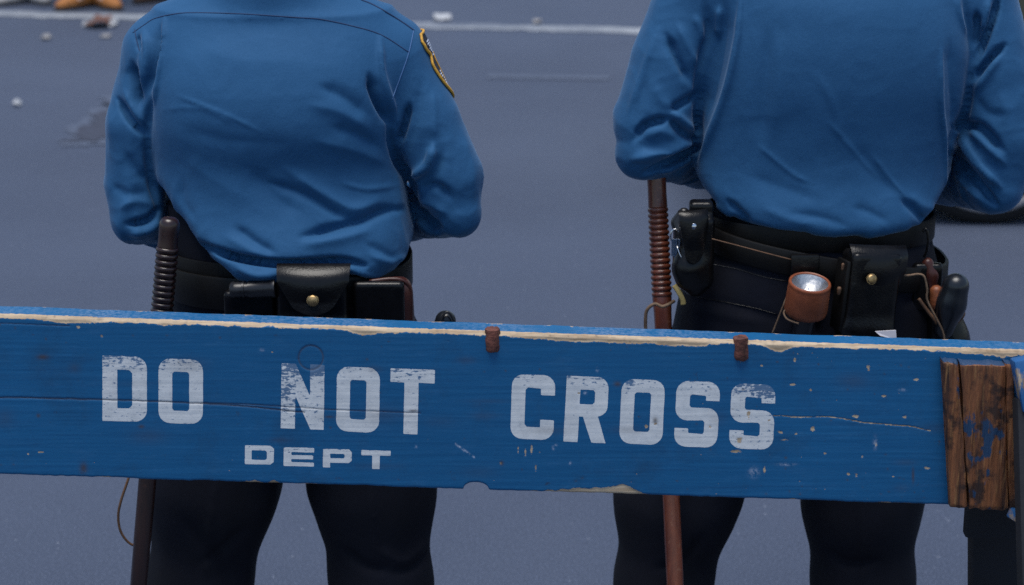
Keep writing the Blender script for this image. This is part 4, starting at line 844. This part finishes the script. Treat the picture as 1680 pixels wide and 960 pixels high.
# mace canister lying along the belt
A_, B_ = BP(378, 476, yb - .026), BP(452, 473, yb - .03); Lc = float(np.linalg.norm(B_ - A_))
lathe('canister', A_, B_, [(0, .0), (0, .011), (.002, .013), (.006, .0142), (.008, .0128), (.020, .0126), (.0205, .0142), (.024, .0142), (.0245, .0128), (.030, .0128), (.0305, .0145), (Lc - .006, .0145), (Lc - .005, .0155), (Lc, .0155), (Lc, .0)], M['black_plastic'], lbelt)
sdf_part('canister_holder', lambda f: box_sdf(f, BP(410, 500, yb - .012), (.042, .014, .026), .008), BP(410, 500, yb - .012), .08, .004, M['leather'], lbelt)
# --- holster with mahogany edge at his right hip
hx = W(640, 495, yb + .045); lhol = empty('holster', (hx[0], hx[1], hx[2] - .16), 'black and mahogany leather holster on the right hip beside the snapped pouch', 'holster')
def hol(f):
    box_sdf(f, W(628, 500, yb + .015), (.040, .012, .042), .010); f.chain([W(655, 480, yb + .02), W(655, 560, yb + .05), W(640, 660, yb + .08)], [.018, .030, .022], .03)
sdf_part('holster_body', hol, W(640, 540, yb + .04), .18, .004, M['leather_brown'], lhol, 2)
sdf_part('belt_loop', lambda f: box_sdf(f, W(622, 498, yb - .008), (.042, .009, .038), .006), W(622, 498, yb), .08, .004, M['leather'], lhol)
tube('welt', smooth_path([W(606, 462, yb + .000), W(640, 458, yb + .002), W(662, 461, yb + .004), W(672, 474, yb + .008), W(674, 500, yb + .012), W(674, 535, yb + .016)], 6), .0035, M['leather_brown'], lhol, n=8)
gr = W(731, 540, yb + .03); lrev = empty('revolver', tuple(gr - (0, 0, .05)), 'rounded black revolver grip just showing above the blue plank', 'revolver')
sdf_part('grip', lambda f: f.chain([W(731, 526, yb + .03), W(726, 552, yb + .03), W(706, 590, yb + .035)], [.0175, .0165, .018], .02), W(722, 552, yb + .03), .09, .003, M['rubber'], lrev, 2)
sdf_part('frame', lambda f: f.chain([W(706, 590, yb + .035), W(690, 600, yb + .04), W(672, 640, yb + .05)], [.014, .013, .010], .02), W(690, 610, yb + .04), .09, .003, M['steel'], lrev, 1)
tube('backstrap', smooth_path([W(722, 530, yb + .012), W(730, 514, yb + .014), W(738, 514, yb + .014), W(746, 528, yb + .013)], 6), .0022, M['black_plastic'], lrev)

# --- batons
def baton(A, B, L, r0, r1, ring0, ring1, pitch, mat, label, ring_r=1.10, grip_r=1.0):
    A = np.array(A); d = np.array(B) - A; d /= np.linalg.norm(d); root = empty('baton', tuple(A + d * L), label, 'baton'); prof = [(0, .0), (0, r0 * .55), (.003, r0 * .82), (.008, r0 * .97), (.014, r0)]
    k = np.linspace(.02, ring0, 6); prof += [(q_, r0 * (1 - .03 * math.sin(math.pi * i / 5))) for i, q_ in enumerate(k)]
    z = ring0
    body = lathe('handle', A, A + d, prof + [(ring0 + .001, r0 * .93), (ring1, r0 * .93), (ring1 + .006, r0 * 1.02), (ring1 + .03, r1 * 1.02), (ring1 + .05, r1), (L * .8, r1 * .98), (L - .012, r1 * .92), (L - .003, r1 * .7), (L, .0)], mat, root, n=32)
    z = ring0 + pitch * .5
    while z < ring1:
        hp = pitch * .46; lathe('grip_ring', A + d * (z - hp), A + d * (z + hp), [(0, r0 * .90), (hp * .25, r0 * (ring_r - .06)), (hp * .6, r0 * ring_r), (hp, r0 * (ring_r + .02)), (hp * 1.4, r0 * ring_r), (hp * 1.75, r0 * (ring_r - .06)), (hp * 2, r0 * .90)], mat, root, n=32); z += pitch
    return root
lb_y = LY - .17
baton(W(279, 357, lb_y), W(265, 520, lb_y - .01), .66, .0165, .0150, .048, .165, .0102, M['baton_dark'], 'dark brown wooden baton with ringed grip on the left hip of the stout person')
tube('baton_thong', smooth_path([W(222, 745, lb_y - .01), W(210, 787, lb_y - .02), W(199, 820, lb_y - .025), W(194, 846, lb_y - .026), W(198, 872, lb_y - .026), W(212, 891, lb_y - .022), W(230, 897, lb_y - .016), W(238, 893, lb_y - .01)], 8), .0022, M['leather_edge'], base=W(212, 891, lb_y)).name
props(bpy.data.objects['baton_thong'], 'thin brown leather thong looping off the dark baton below the plank', 'thong')
rb_y = RY - .085
baton(W(1076, 268, RY - .015), W(1104, 880, RY - .165), .88, .0165, 0.0150, .075, .226, .0097, M['baton_red'], 'reddish brown wooden baton with ringed grip hanging beneath the elbow of the tall person', ring_r=1.06)
tube('wrist_cord', smooth_path([W(1060, 560, rb_y - .02), W(1059, 525, rb_y - .022), W(1062, 508, rb_y - .024), W(1074, 499, rb_y - .026), W(1086, 503, rb_y - .028), W(1096, 500, rb_y - .026), W(1106, 494, rb_y - .015)], 8), .0030, M['cord'], base=W(1060, 545, rb_y), n=8)
props(bpy.data.objects['wrist_cord'], 'grey brown leather cord tied round the reddish baton', 'cord')

# --- right officer's belts
yr = Ro['hr'][2][2] - .138
zt = W(1340, 396, yr)[2]
tb_ = empty('trouser_belt', (Ro['hr'][1][1], RY, zt - .02), 'black leather trouser belt directly under the shirt of the tall person', 'belt'); belt_loop('strap', Ro, lambda x: zt, .042, .004, .004, M['leather_belt'], tb_)
z1, z2 = W(1180, 411, yr - .01), W(1300, 444, yr - .01); sl = (z2[2] - z1[2]) / (z2[0] - z1[0]); cxr = Ro['hr'][2][1]
zd = lambda x: z2[2] + .010 + max(-.06, min(.05, sl * .62 * (x + cxr - z2[0])))
rbelt = empty('duty_belt', (cxr, RY, zd(0) - .03), 'sagging black duty belt with large worn pouch and holders, on the tall person', 'belt')
belt_loop('strap', Ro, zd, .043, .0055, .007, M['leather_belt'], rbelt)
edge_pts = [W(x_, y_, yr - .021) for x_, y_ in ((1168, 392), (1210, 403), (1255, 415), (1298, 426))]; tube('worn_edge', smooth_path(edge_pts, 6), .0011, M['leather_edge'], rbelt, n=6)
edge_pts = [W(x_, y_, yr - .021) for x_, y_ in ((1170, 434), (1210, 442), (1250, 454), (1292, 462))]; tube('worn_edge', smooth_path(edge_pts, 6), .0012, M['leather'], rbelt, n=6)
# handcuff and key cases at the left hip
def ccase(f):
    box_sdf(f, W(1142, 410, yr + .020), (.030, .020, .062), .012); box_sdf(f, W(1150, 348, yr + .03), (.020, .016, .020), .006); f.chain([W(1128, 440, yr + .01), W(1140, 470, yr + .02)], [.026, .018], .02)
cc = sdf_part('cuff_case', ccase, W(1142, 400, yr + .02), .12, .003, M['leather'], rbelt, 2)
flap_mesh('flap', W(1140, 352, yr - .008), (.96, .25, 0), (0, -.05, -1), (.2, -.97, .1), .052, .084, M['leather'], cc, tip=.5, roll=.010, bulge=.004); snap('snap', W(1137, 371, yr - .012), (-.1, -1, .2), .0062, cc, M['steel'])
sdf_part('key_case', lambda f: (box_sdf(f, W(1124, 405, yr + .03), (.020, .020, .040), .010), f.cone(W(1112, 365, yr + .03), W(1122, 350, yr + .03), .012, .010, .01)), W(1120, 390, yr + .03), .09, .003, M['black_plastic'], rbelt, 1)
tube('worn_edge', smooth_path([W(1111, 405, yr + .005), W(1118, 422, yr - .003), W(1130, 433, yr - .006), W(1142, 437, yr - .006)], 6), .0013, M['steel'], rbelt, n=6)
ring_ = [W(1108 + 8 * math.cos(a), 388 + 12 * math.sin(a), yr + .012) for a in np.linspace(0, 2 * math.pi, 25)]; kr = empty('key_ring', tuple(ring_[6]), 'bright steel key ring with keys on the left hip of the tall person', 'keys'); tube('ring', ring_, .0013, M['steel'], kr, n=6)
for dx, L_ in ((-2, .030), (3, .036), (7, .026)):
    c_ = W(1107 + dx, 392, yr + .008); bm_obj('key', rbox(c_ - (0, 0, L_ / 2), (.0032, .0010, L_ / 2), .0004), M['steel'], kr)
tube('strap_end', smooth_path([W(1106, 468, yr + .004), W(1113, 478, yr + .000), W(1120, 492, yr - .001), W(1121, 500, yr - .001)], 6), .0045, M['tape'], rbelt, n=8, flat=.35)
# flashlight loop and flashlight
bm_obj('flashlight_holder', rbox(W(1320, 437, yr - .016), (.0245, .005, .021), .004, np.stack([(1, 0, 0), (0, 1, 0), (0, 0, 1)], 1)), M['leather'], rbelt, angle=40)
fa = W(1329, 463, yr - .066); fb = W(1327, 520, yr - .050); fd = (fb - fa) / np.linalg.norm(fb - fa); fl = empty('flashlight', tuple(W(1322, 580, yr - .05)), 'orange flashlight with silver reflector facing up, hung on the duty belt', 'flashlight')
def tilt(p): return p
fa2 = fa; fb2 = fa + np.array((-.004, .012, -.055)); Lf = float(np.linalg.norm(fb2 - fa2))
lathe('head_shell', fa2, fb2, [(.004, .0300), (0, .0305), (-.0012, .0325), (0, .0345), (.003, .0352), (.006, .0346), (.008, .0350), (Lf - .006, .0362), (Lf, .0350), (Lf + .006, .026)], M['flash_orange'], fl, n=48, caps=False)
def reflector():
    V, F = lathe_geo(fa2, fb2, [(.0015, .0305), (.006, .0275), (.012, .0225), (.018, .0165), (.022, .010), (.023, .004), (.023, .0)], 48); return mesh('reflector', V, F[:-2], M['reflector'], fl)
M['reflector'] = simple('faceted_reflector', (.55, .55, .55), .42, .05, 30, .5, .004, metal=1, bscale=60)
reflector(); lathe('bulb', fa2 + (fb2 - fa2) / Lf * .021, fa2 + (fb2 - fa2) / Lf * .010, [(0, .0), (0, .0035), (.006, .0040), (.010, .0025), (.011, .0)], M['steel'], fl, n=12)
lathe('barrel', fa2 + (fb2 - fa2) * 1.02, fa2 + (fb2 - fa2) * 3.2, [(0, .022), (.01, .021), (.02, .0185), (.12, .0185), (.128, .016), (.13, 0)], M['black_plastic'], fl, n=24)
tube('lanyard', smooth_path([W(1297, 470, yr - .05), W(1288, 494, yr - .055), W(1278, 520, yr - .05), W(1266, 550, yr - .045)], 6), .0016, M['cord'], fl, n=6)
tube('lanyard', smooth_path([W(1290, 506, yr - .06), W(1286, 514, yr - .062), W(1292, 524, yr - .07), W(1310, 531, yr - .085)], 6), .0017, M['cord'], fl, n=6)
# big worn pouch
yw = math.radians(16); Rx = np.array((math.cos(yw), math.sin(yw), 0)) ; Rx = np.array((.95, .28, -.10)); Rx /= np.linalg.norm(Rx); Ox = np.array((.28, -.95, .05)); Ox -= Rx * (Ox @ Rx); Ox /= np.linalg.norm(Ox); Dz = np.cross(Ox, Rx); Dz = Dz if Dz[2] < 0 else -Dz
pc = W(1424, 478, yr - .030); Rm = np.stack([Rx, -Ox, -Dz], 1)
rp = sdf_part('pouch', lambda f: (box_sdf(f, pc, (.046, .026, .070), .010, Rm), f.cone(pc + Dz * .065 - Rx * .03 + Ox * .004, pc + Dz * .065 + Rx * .024 + Ox * .004, .020, .020, .02)), pc, .13, .003, M['leather'], rbelt, 2)
flap_mesh('flap', pc - Dz * .072 + Ox * .020 + Rx * .006, Rx, Dz, Ox, .104, .092, M['leather'], rp, tip=.45, roll=.014, bulge=.007, shoulder=.3)
snap('snap', W(1430, 458, yr - .066), Ox + np.array((0, 0, .2)), .0082, rp)
bm_obj('gusset', rbox(pc - Rx * .050 + Dz * .006, (.004, .020, .060), .003, Rm), M['leather_belt'], rp, angle=40)
for px_, py_, rr_ in ((1377, 478, .0040), (1383, 438, .0028)): sdf_part('scuff_mark', lambda f: f.cone(W(px_, py_ - 4, yr - .058), W(px_ - 1, py_ + 4, yr - .058), rr_, rr_ * .8, .003), W(px_, py_, yr - .058), .02, .0014, M['leather_edge'], rp)
# belt keeper, cords, holster and revolver at the right hip
tube('keeper', smooth_path([W(1514, 380, yr + .03), W(1520, 376, yr + .028), W(1523, 392, yr + .026), W(1521, 410, yr + .026), W(1516, 422, yr + .028)], 6), .0024, M['leather'], rbelt, n=8)
rh = W(1560, 520, yr + .04); rhol = empty('holster', (rh[0], rh[1], rh[2] - .14), 'open black holster with pale worn rim on the right hip of the tall person', 'holster')
def hol2(f):
    f.chain([W(1545, 505, yr + .04), W(1552, 560, yr + .045), W(1545, 680, yr + .06)], [.030, .034, .024], .03); box_sdf(f, W(1520, 470, yr + .03), (.026, .010, .042), .006)
sdf_part('holster_body', hol2, W(1540, 560, yr + .04), .19, .004, M['leather'], rhol, 2)
sdf_part('back_panel', lambda f: f.chain([W(1522, 432, yr + .03), W(1528, 450, yr + .03), W(1530, 485, yr + .03)], [.010, .012, .012], .01), W(1530, 468, yr + .02), .06, .003, M['leather_brown'], rhol)
tube('rim', smooth_path([W(1578, 506, yr + .004), W(1581, 516, yr - .002), W(1572, 528, yr - .006), W(1560, 534, yr - .008), W(1552, 548, yr - .008)], 6), .0028, M['leather_edge'], rhol, n=8)
tube('rim', smooth_path([W(1507, 490, yr - .002), W(1520, 508, yr - .006), W(1534, 526, yr - .008), W(1545, 545, yr - .008)], 6), .0030, M['leather_edge'], rhol, n=8)
rev = empty('revolver', tuple(W(1558, 545, yr + .01)), 'black rubber gripped revolver with walnut inlay standing up out of an open holster', 'revolver')
sdf_part('grip', lambda f: (f.chain([W(1568, 470, yr - .010), W(1560, 500, yr - .008), W(1548, 540, yr - .0)], [.0225, .0215, .018], .02), ), W(1560, 500, yr - .008), .09, .003, M['rubber'], rev, 2)
sdf_part('grip_panel', lambda f: f.chain([W(1536, 478, yr + .004), W(1538, 498, yr + .002)], [.011, .013], .01), W(1537, 488, yr + .003), .05, .003, M['walnut'], rev, 1)
on = tube('hanging_cord', smooth_path([W(1470, 451, yr - .03), W(1490, 452, yr - .024), W(1506, 450, yr - .022), W(1516, 454, yr - .022), W(1521, 474, yr - .022), W(1521, 492, yr - .022), W(1532, 515, yr - .022), W(1546, 542, yr - .02), W(1550, 560, yr - .02)], 8), .0019, M['cord'], base=W(1546, 545, yr)); props(on, 'pale leather cord hanging between the worn pouch and open holster', 'cord')
# white laundry tag on the trousers
tv = [W(1436, 544, yr - .082), W(1470, 542, yr - .082), W(1471, 558, yr - .084), W(1444, 551, yr - .084)]; tv = tv + [v + np.array((0, .002, 0)) for v in tv]
tg = mesh('cloth_tag', tv, [[0, 1, 2, 3], [7, 6, 5, 4], [0, 4, 5, 1], [1, 5, 6, 2], [2, 6, 7, 3], [3, 7, 4, 0]], M['white_tag'], rp, smooth=False)
on_cloth('pocket_seam', Ro['bt'], [(1135, 486), (1180, 494), (1240, 506), (1275, 516)], .0009, M['leather'], Ro['trousers'], .0003)

# ------------------------------------------------------------------ people far across the street
M['tan_boot'] = simple('orange_tan_boot', (.40, .15, .035), .65, .25, 40)
M['pale_shoe'] = simple('pale_grey_sneaker', (.42, .40, .39), .7, .15, 40)
M['brown_shoe'] = simple('brown_shoe', (.10, .042, .022), .5, .25, 40)
M['sole'] = simple('dark_sole', (.035, .03, .028), .8, .2)
M['dark_pants'] = simple('dark_trousers', (.014, .013, .016), .9, .2)
M['jean'] = simple('faded_jeans', (.07, .09, .14), .9, .2)
M['grey_coat'] = simple('grey_jacket', (.06, .06, .065), .85, .2); M['brown_coat'] = simple('brown_jacket', (.10, .06, .04), .85, .2); M['green_coat'] = simple('green_jacket', (.04, .06, .045), .85, .2)
def bystander(fl_, fr_, shoe, pants, coat, label):
    """standing figure facing the camera, feet on two ground points"""
    A, B = np.array(fl_), np.array(fr_); c = (A + B) / 2; root = empty('person', tuple(c), label, 'person', None); fw = np.array((0, -1., 0))
    hipz, shz = .92, 1.42
    g = Field(c + (-.3, -.25, 0), c + (.3, .25, 1.1), .011)
    for F_ in (A, B):
        sg = np.sign(F_[0] - c[0]); g.chain([c + (sg * .09, 0, hipz - .04), F_ * np.array((.6, .6, 0)) + c * np.array((.4, .4, 0)) + (0, -.01, .48), F_ + (0, .02, .09)], [.10, .075, .068], .04)
    g.section([(hipz - .08, c[0], c[1], .175, .115), (hipz + .1, c[0], c[1], .165, .105)], .04); g.add(lambda x, y, z: .075 - z + 0 * x + 0 * y, c - .5, c + .5, .01, 'i'); V, Q = g.mesh(2); mesh('trousers', V, Q, pants, root)
    k = Field(c + (-.42, -.3, .75), c + (.42, .3, 1.6), .011); k.section([(hipz - .02, c[0], c[1], .185, .125), (1.15, c[0], c[1], .185, .125), (1.35, c[0], c[1], .2, .125), (shz, c[0], c[1], .17, .10)], .03)
    bfd = Field(c + (-.42, -.35, .05), c + (.42, .3, 1.85), .0085); bfd.section([(hipz - .1, c[0], c[1], .15, .10), (1.15, c[0], c[1], .15, .10), (1.36, c[0], c[1], .17, .10), (shz, c[0], c[1], .14, .08)], .03)
    for sg in (-1, 1):
        S, E, Wr = c + (sg * .21, 0, shz - .05), c + (sg * .27, .02, 1.12), c + (sg * .25, -.08, .88); k.cone(c + (0, 0, shz), S, .06, .07, .04); k.chain([S, E, Wr], [.068, .055, .045], .03)
        bfd.chain([S, E, Wr], [.05, .04, .028], .03); hand(bfd, Wr, (0, -.3, -1), (-sg, 0, 0)); F_ = A if sg < 0 else B; bfd.chain([c + (sg * .09, 0, hipz - .06), c + (sg * .09, 0, .48), F_ + (0, .02, .09), F_ + (0, -.06, .05)], [.085, .055, .035, .03], .04)
    V, Q = k.mesh(2); mesh('jacket', V, Q, coat, root); hc = c + (0, -.02, shz + .21); bfd.cone(c + (0, 0, shz - .03), hc, .058, .05, .04); head(bfd, hc, fw); V, Q = bfd.mesh(2); mesh('body', V, Q, M['skin'], root)
    V, Q = hair_mesh(hc, fw); mesh('hair', V, Q, M['hair'], root); eyes('eye', hc, fw, root)
    for F_ in (A, B):
        d_ = np.array((np.sign(F_[0] - c[0]) * .75, -1, 0)); V, Q = shoe_mesh(F_, d_); s_ = mesh('shoe', V, Q, shoe, root); V, Q = sole_mesh(F_, d_); mesh('sole', V, Q, M['sole'], s_)
def gp(px, py): p = ground(px, py); return np.array((p[0], p[1] + .12, 0))
bystander(gp(127, 17), gp(166, 17), M['tan_boot'], M['dark_pants'], M['grey_coat'], 'distant person in dark trousers and orange tan boots behind the white road line')
bystander(gp(30, 9), gp(50, 8), M['pale_shoe'], M['jean'], M['green_coat'], 'distant person in pale grey shoes across the street')
bystander(gp(254, 6), gp(296, 6), M['brown_shoe'], M['dark_pants'], M['brown_coat'], 'distant person in brown shoes partly behind the stout person')

# ------------------------------------------------------------------ litter
M['paper'] = simple('white_paper', (.45, .46, .48), .8, .08, 20); M['wrap'] = simple('brown_wrapper', (.13, .06, .045), .7, .5, 12)
def litter(name, px, py, wx, wy, hz, mat, label, cat, seed, group=None):
    c = ground(px, py); n_ = 12; P = []
    for j in range(n_ + 1):
        for i in range(n_ + 1):
            s, t = i / n_ - .5, j / n_ - .5; q_ = np.array([[s * 3, t * 3, seed * 1.7]]); z = .006 + hz * (abs(float(vnoise(q_, 1, seed)[0])) + .35 * abs(float(vnoise(q_ * 2.3, 1, seed + 1)[0]))) + hz * .5 * max(0, 1 - (2 * abs(s)) ** 2) * (seed % 2)
            rim = .07 * float(vnoise(np.array([[i * .9, j * .9, seed]]), 1, seed + 2)[0]); P.append((c[0] + (s + rim) * wx, c[1] + (t + rim) * wy, z))
    I = np.arange((n_ + 1) ** 2).reshape(n_ + 1, n_ + 1); F = [[I[j, i], I[j, i + 1], I[j + 1, i + 1], I[j + 1, i]] for j in range(n_) for i in range(n_)]
    o = mesh(name, P, F, mat, base=(c[0], c[1], 0), smooth=False); mod = o.modifiers.new('thickness', 'SOLIDIFY'); mod.thickness = .002; return props(o, label, cat, group)
litter('paper_scrap', 726, 30, .10, .20, .015, M['paper'], 'white sheet of paper lying just beyond the white road line', 'litter', 4)
litter('crumpled_wrapper', 165, 43, .12, .22, .05, M['wrap'], 'crumpled dark brown wrapper in the road before the tan boots', 'litter', 5)
litter('paper_scrap', 145, 43, .05, .10, .03, M['paper'], 'pale scrap at the end of the crumpled brown wrapper, farther from the stout person', 'litter', 6); litter('paper_scrap', 184, 42, .06, .14, .04, M['paper'], 'pale scrap at the end of the crumpled brown wrapper, nearer the stout person', 'litter', 8)
M['pale_bit'] = simple('pale_bit', (.30, .29, .29), .8, .2, 30)
for px, py, wx, s_, lb in ((76, 64, .045, 11, 'small pale scrap between the brown wrapper and the dark repair patch'), (174, 61, .045, 12, 'small dull scrap just this side of the crumpled brown wrapper'), (28, 174, .030, 13, 'small white scrap on open asphalt beside the dark repair patch'), (881, 37, .045, 14, 'small pale scrap on the asphalt close beyond the worn stretch of white line')):
    litter('paper_scrap', px, py, wx, wx * 2.2, .015, M['paper'] if s_ == 13 else M['pale_bit'], lb, 'litter', s_)

# ------------------------------------------------------------------ car behind the tall person
M['car_paint'] = simple('dark_car_paint', (.016, .02, .018), .25, .1, 4, coat=.6); M['tyre'] = simple('tyre_rubber', (.010, .010, .011), .8, .15, 30); M['white_wall'] = simple('dull_whitewall', (.30, .29, .31), .7, .15, 12); M['chrome'] = simple('chrome', (.8, .8, .8), .12, .05, 10, metal=1); M['car_glass'] = simple('car_glass', (.01, .012, .014), .08, .1)
def car():
    gx = ground(1622, 372); y0 = gx[1]; x0 = gx[0]; root = empty('parked_car', (x0, y0, 0), 'dark car with pale banded tyre standing behind the tall person', 'car')
    # side profile (x from rear wheel centre, z); rear to the left
    prof = [(-.95, .34), (-.98, .62), (-.93, .86), (-.30, .92), (.10, .94), (.52, 1.36), (.75, 1.40), (1.55, 1.40), (1.80, 1.36), (2.35, .95), (3.45, .88), (3.62, .78), (3.66, .40), (3.50, .28), (3.15, .26)]
    prof += [(2.75 + .38 * math.cos(a), .33 + .38 * math.sin(a)) for a in np.linspace(.0, math.pi, 14)] + [(2.3, .24), (.42, .24)] + [(0 + .38 * math.cos(a), .33 + .38 * math.sin(a)) for a in np.linspace(.0, math.pi, 14)] + [(-.5, .28)]
    bm = bmesh.new(); lay = []
    for yy, sh in ((.02, .97), (.0, 1.0), (1.72, 1.0), (1.74, .97)):
        lay.append([bm.verts.new((x0 + 1.3 + (x - 1.3) * sh, y0 + .02 + yy + (.18 * max(0, z - .95) / .45 * (1 if yy < 1 else -1)), .6 + (z - .6) * sh)) for x, z in prof])
    lay = [lay[1], lay[2]]
    for i in range(len(prof)): j = (i + 1) % len(prof); bm.faces.new([lay[0][i], lay[0][j], lay[1][j], lay[1][i]])
    bm.faces.new(lay[0]); bm.faces.new(lay[1][::-1]); loose = [v for v in bm.verts if not v.link_faces]; bmesh.ops.delete(bm, geom=loose, context='VERTS')
    bmesh.ops.bevel(bm, geom=[e for e in bm.edges if len(e.link_faces) == 2 and e.calc_face_angle() > .6], offset=.03, segments=3, affect='EDGES'); bm_obj('body', bm, M['car_paint'], root, angle=35)
    for xw in (0, 2.75):
        for yw_, sg in ((y0 + .01, -1), (y0 + 1.75, 1)):
            c = np.array((x0 + xw, yw_, .33)); ax = np.array((0, sg, 0)); r = .33
            t_ = lathe('wheel', c - ax * .19, c, [(0, .18), (0, r - .03), (.02, r - .006), (.04, r), (.15, r), (.17, r - .006), (.188, r - .03), (.196, r - .07), (.192, r - .10), (.18, .19), (.17, .1), (.17, 0)], M['tyre'], root, n=56)
            lathe('white_band', c - ax * .19, c, [(.193, r - .050), (.1985, r - .055), (.1985, r - .078), (.193, r - .083)], M['white_wall'], t_, n=56); lathe('hubcap', c - ax * .19, c, [(.17, .20), (.19, .195), (.20, .15), (.185, .10), (.215, .05), (.217, 0)], M['chrome'], t_, n=40)
    for xs, zs, L in ((.30, 1.16, .1), (1.05, 1.17, .44), (1.85, 1.15, .36)):
        w_ = bm_obj('window', rbox((x0 + xs + .15, y0 + .085 + .0, zs), (L, .02, .15), .01), M['car_glass'], root, angle=40)
    bm_obj('bumper', rbox((x0 - 1.0, y0 + .89, .48), (.05, .86, .06), .02), M['chrome'], root, angle=40); bm_obj('trim_strip', rbox((x0 + 1.35, y0 + .005, .66), (2.2, .012, .012), .004), M['chrome'], root, angle=40)
    bm_obj('door_handle', rbox((x0 + .75, y0 + .0, .83), (.08, .015, .012), .005), M['chrome'], root, angle=40)
car()
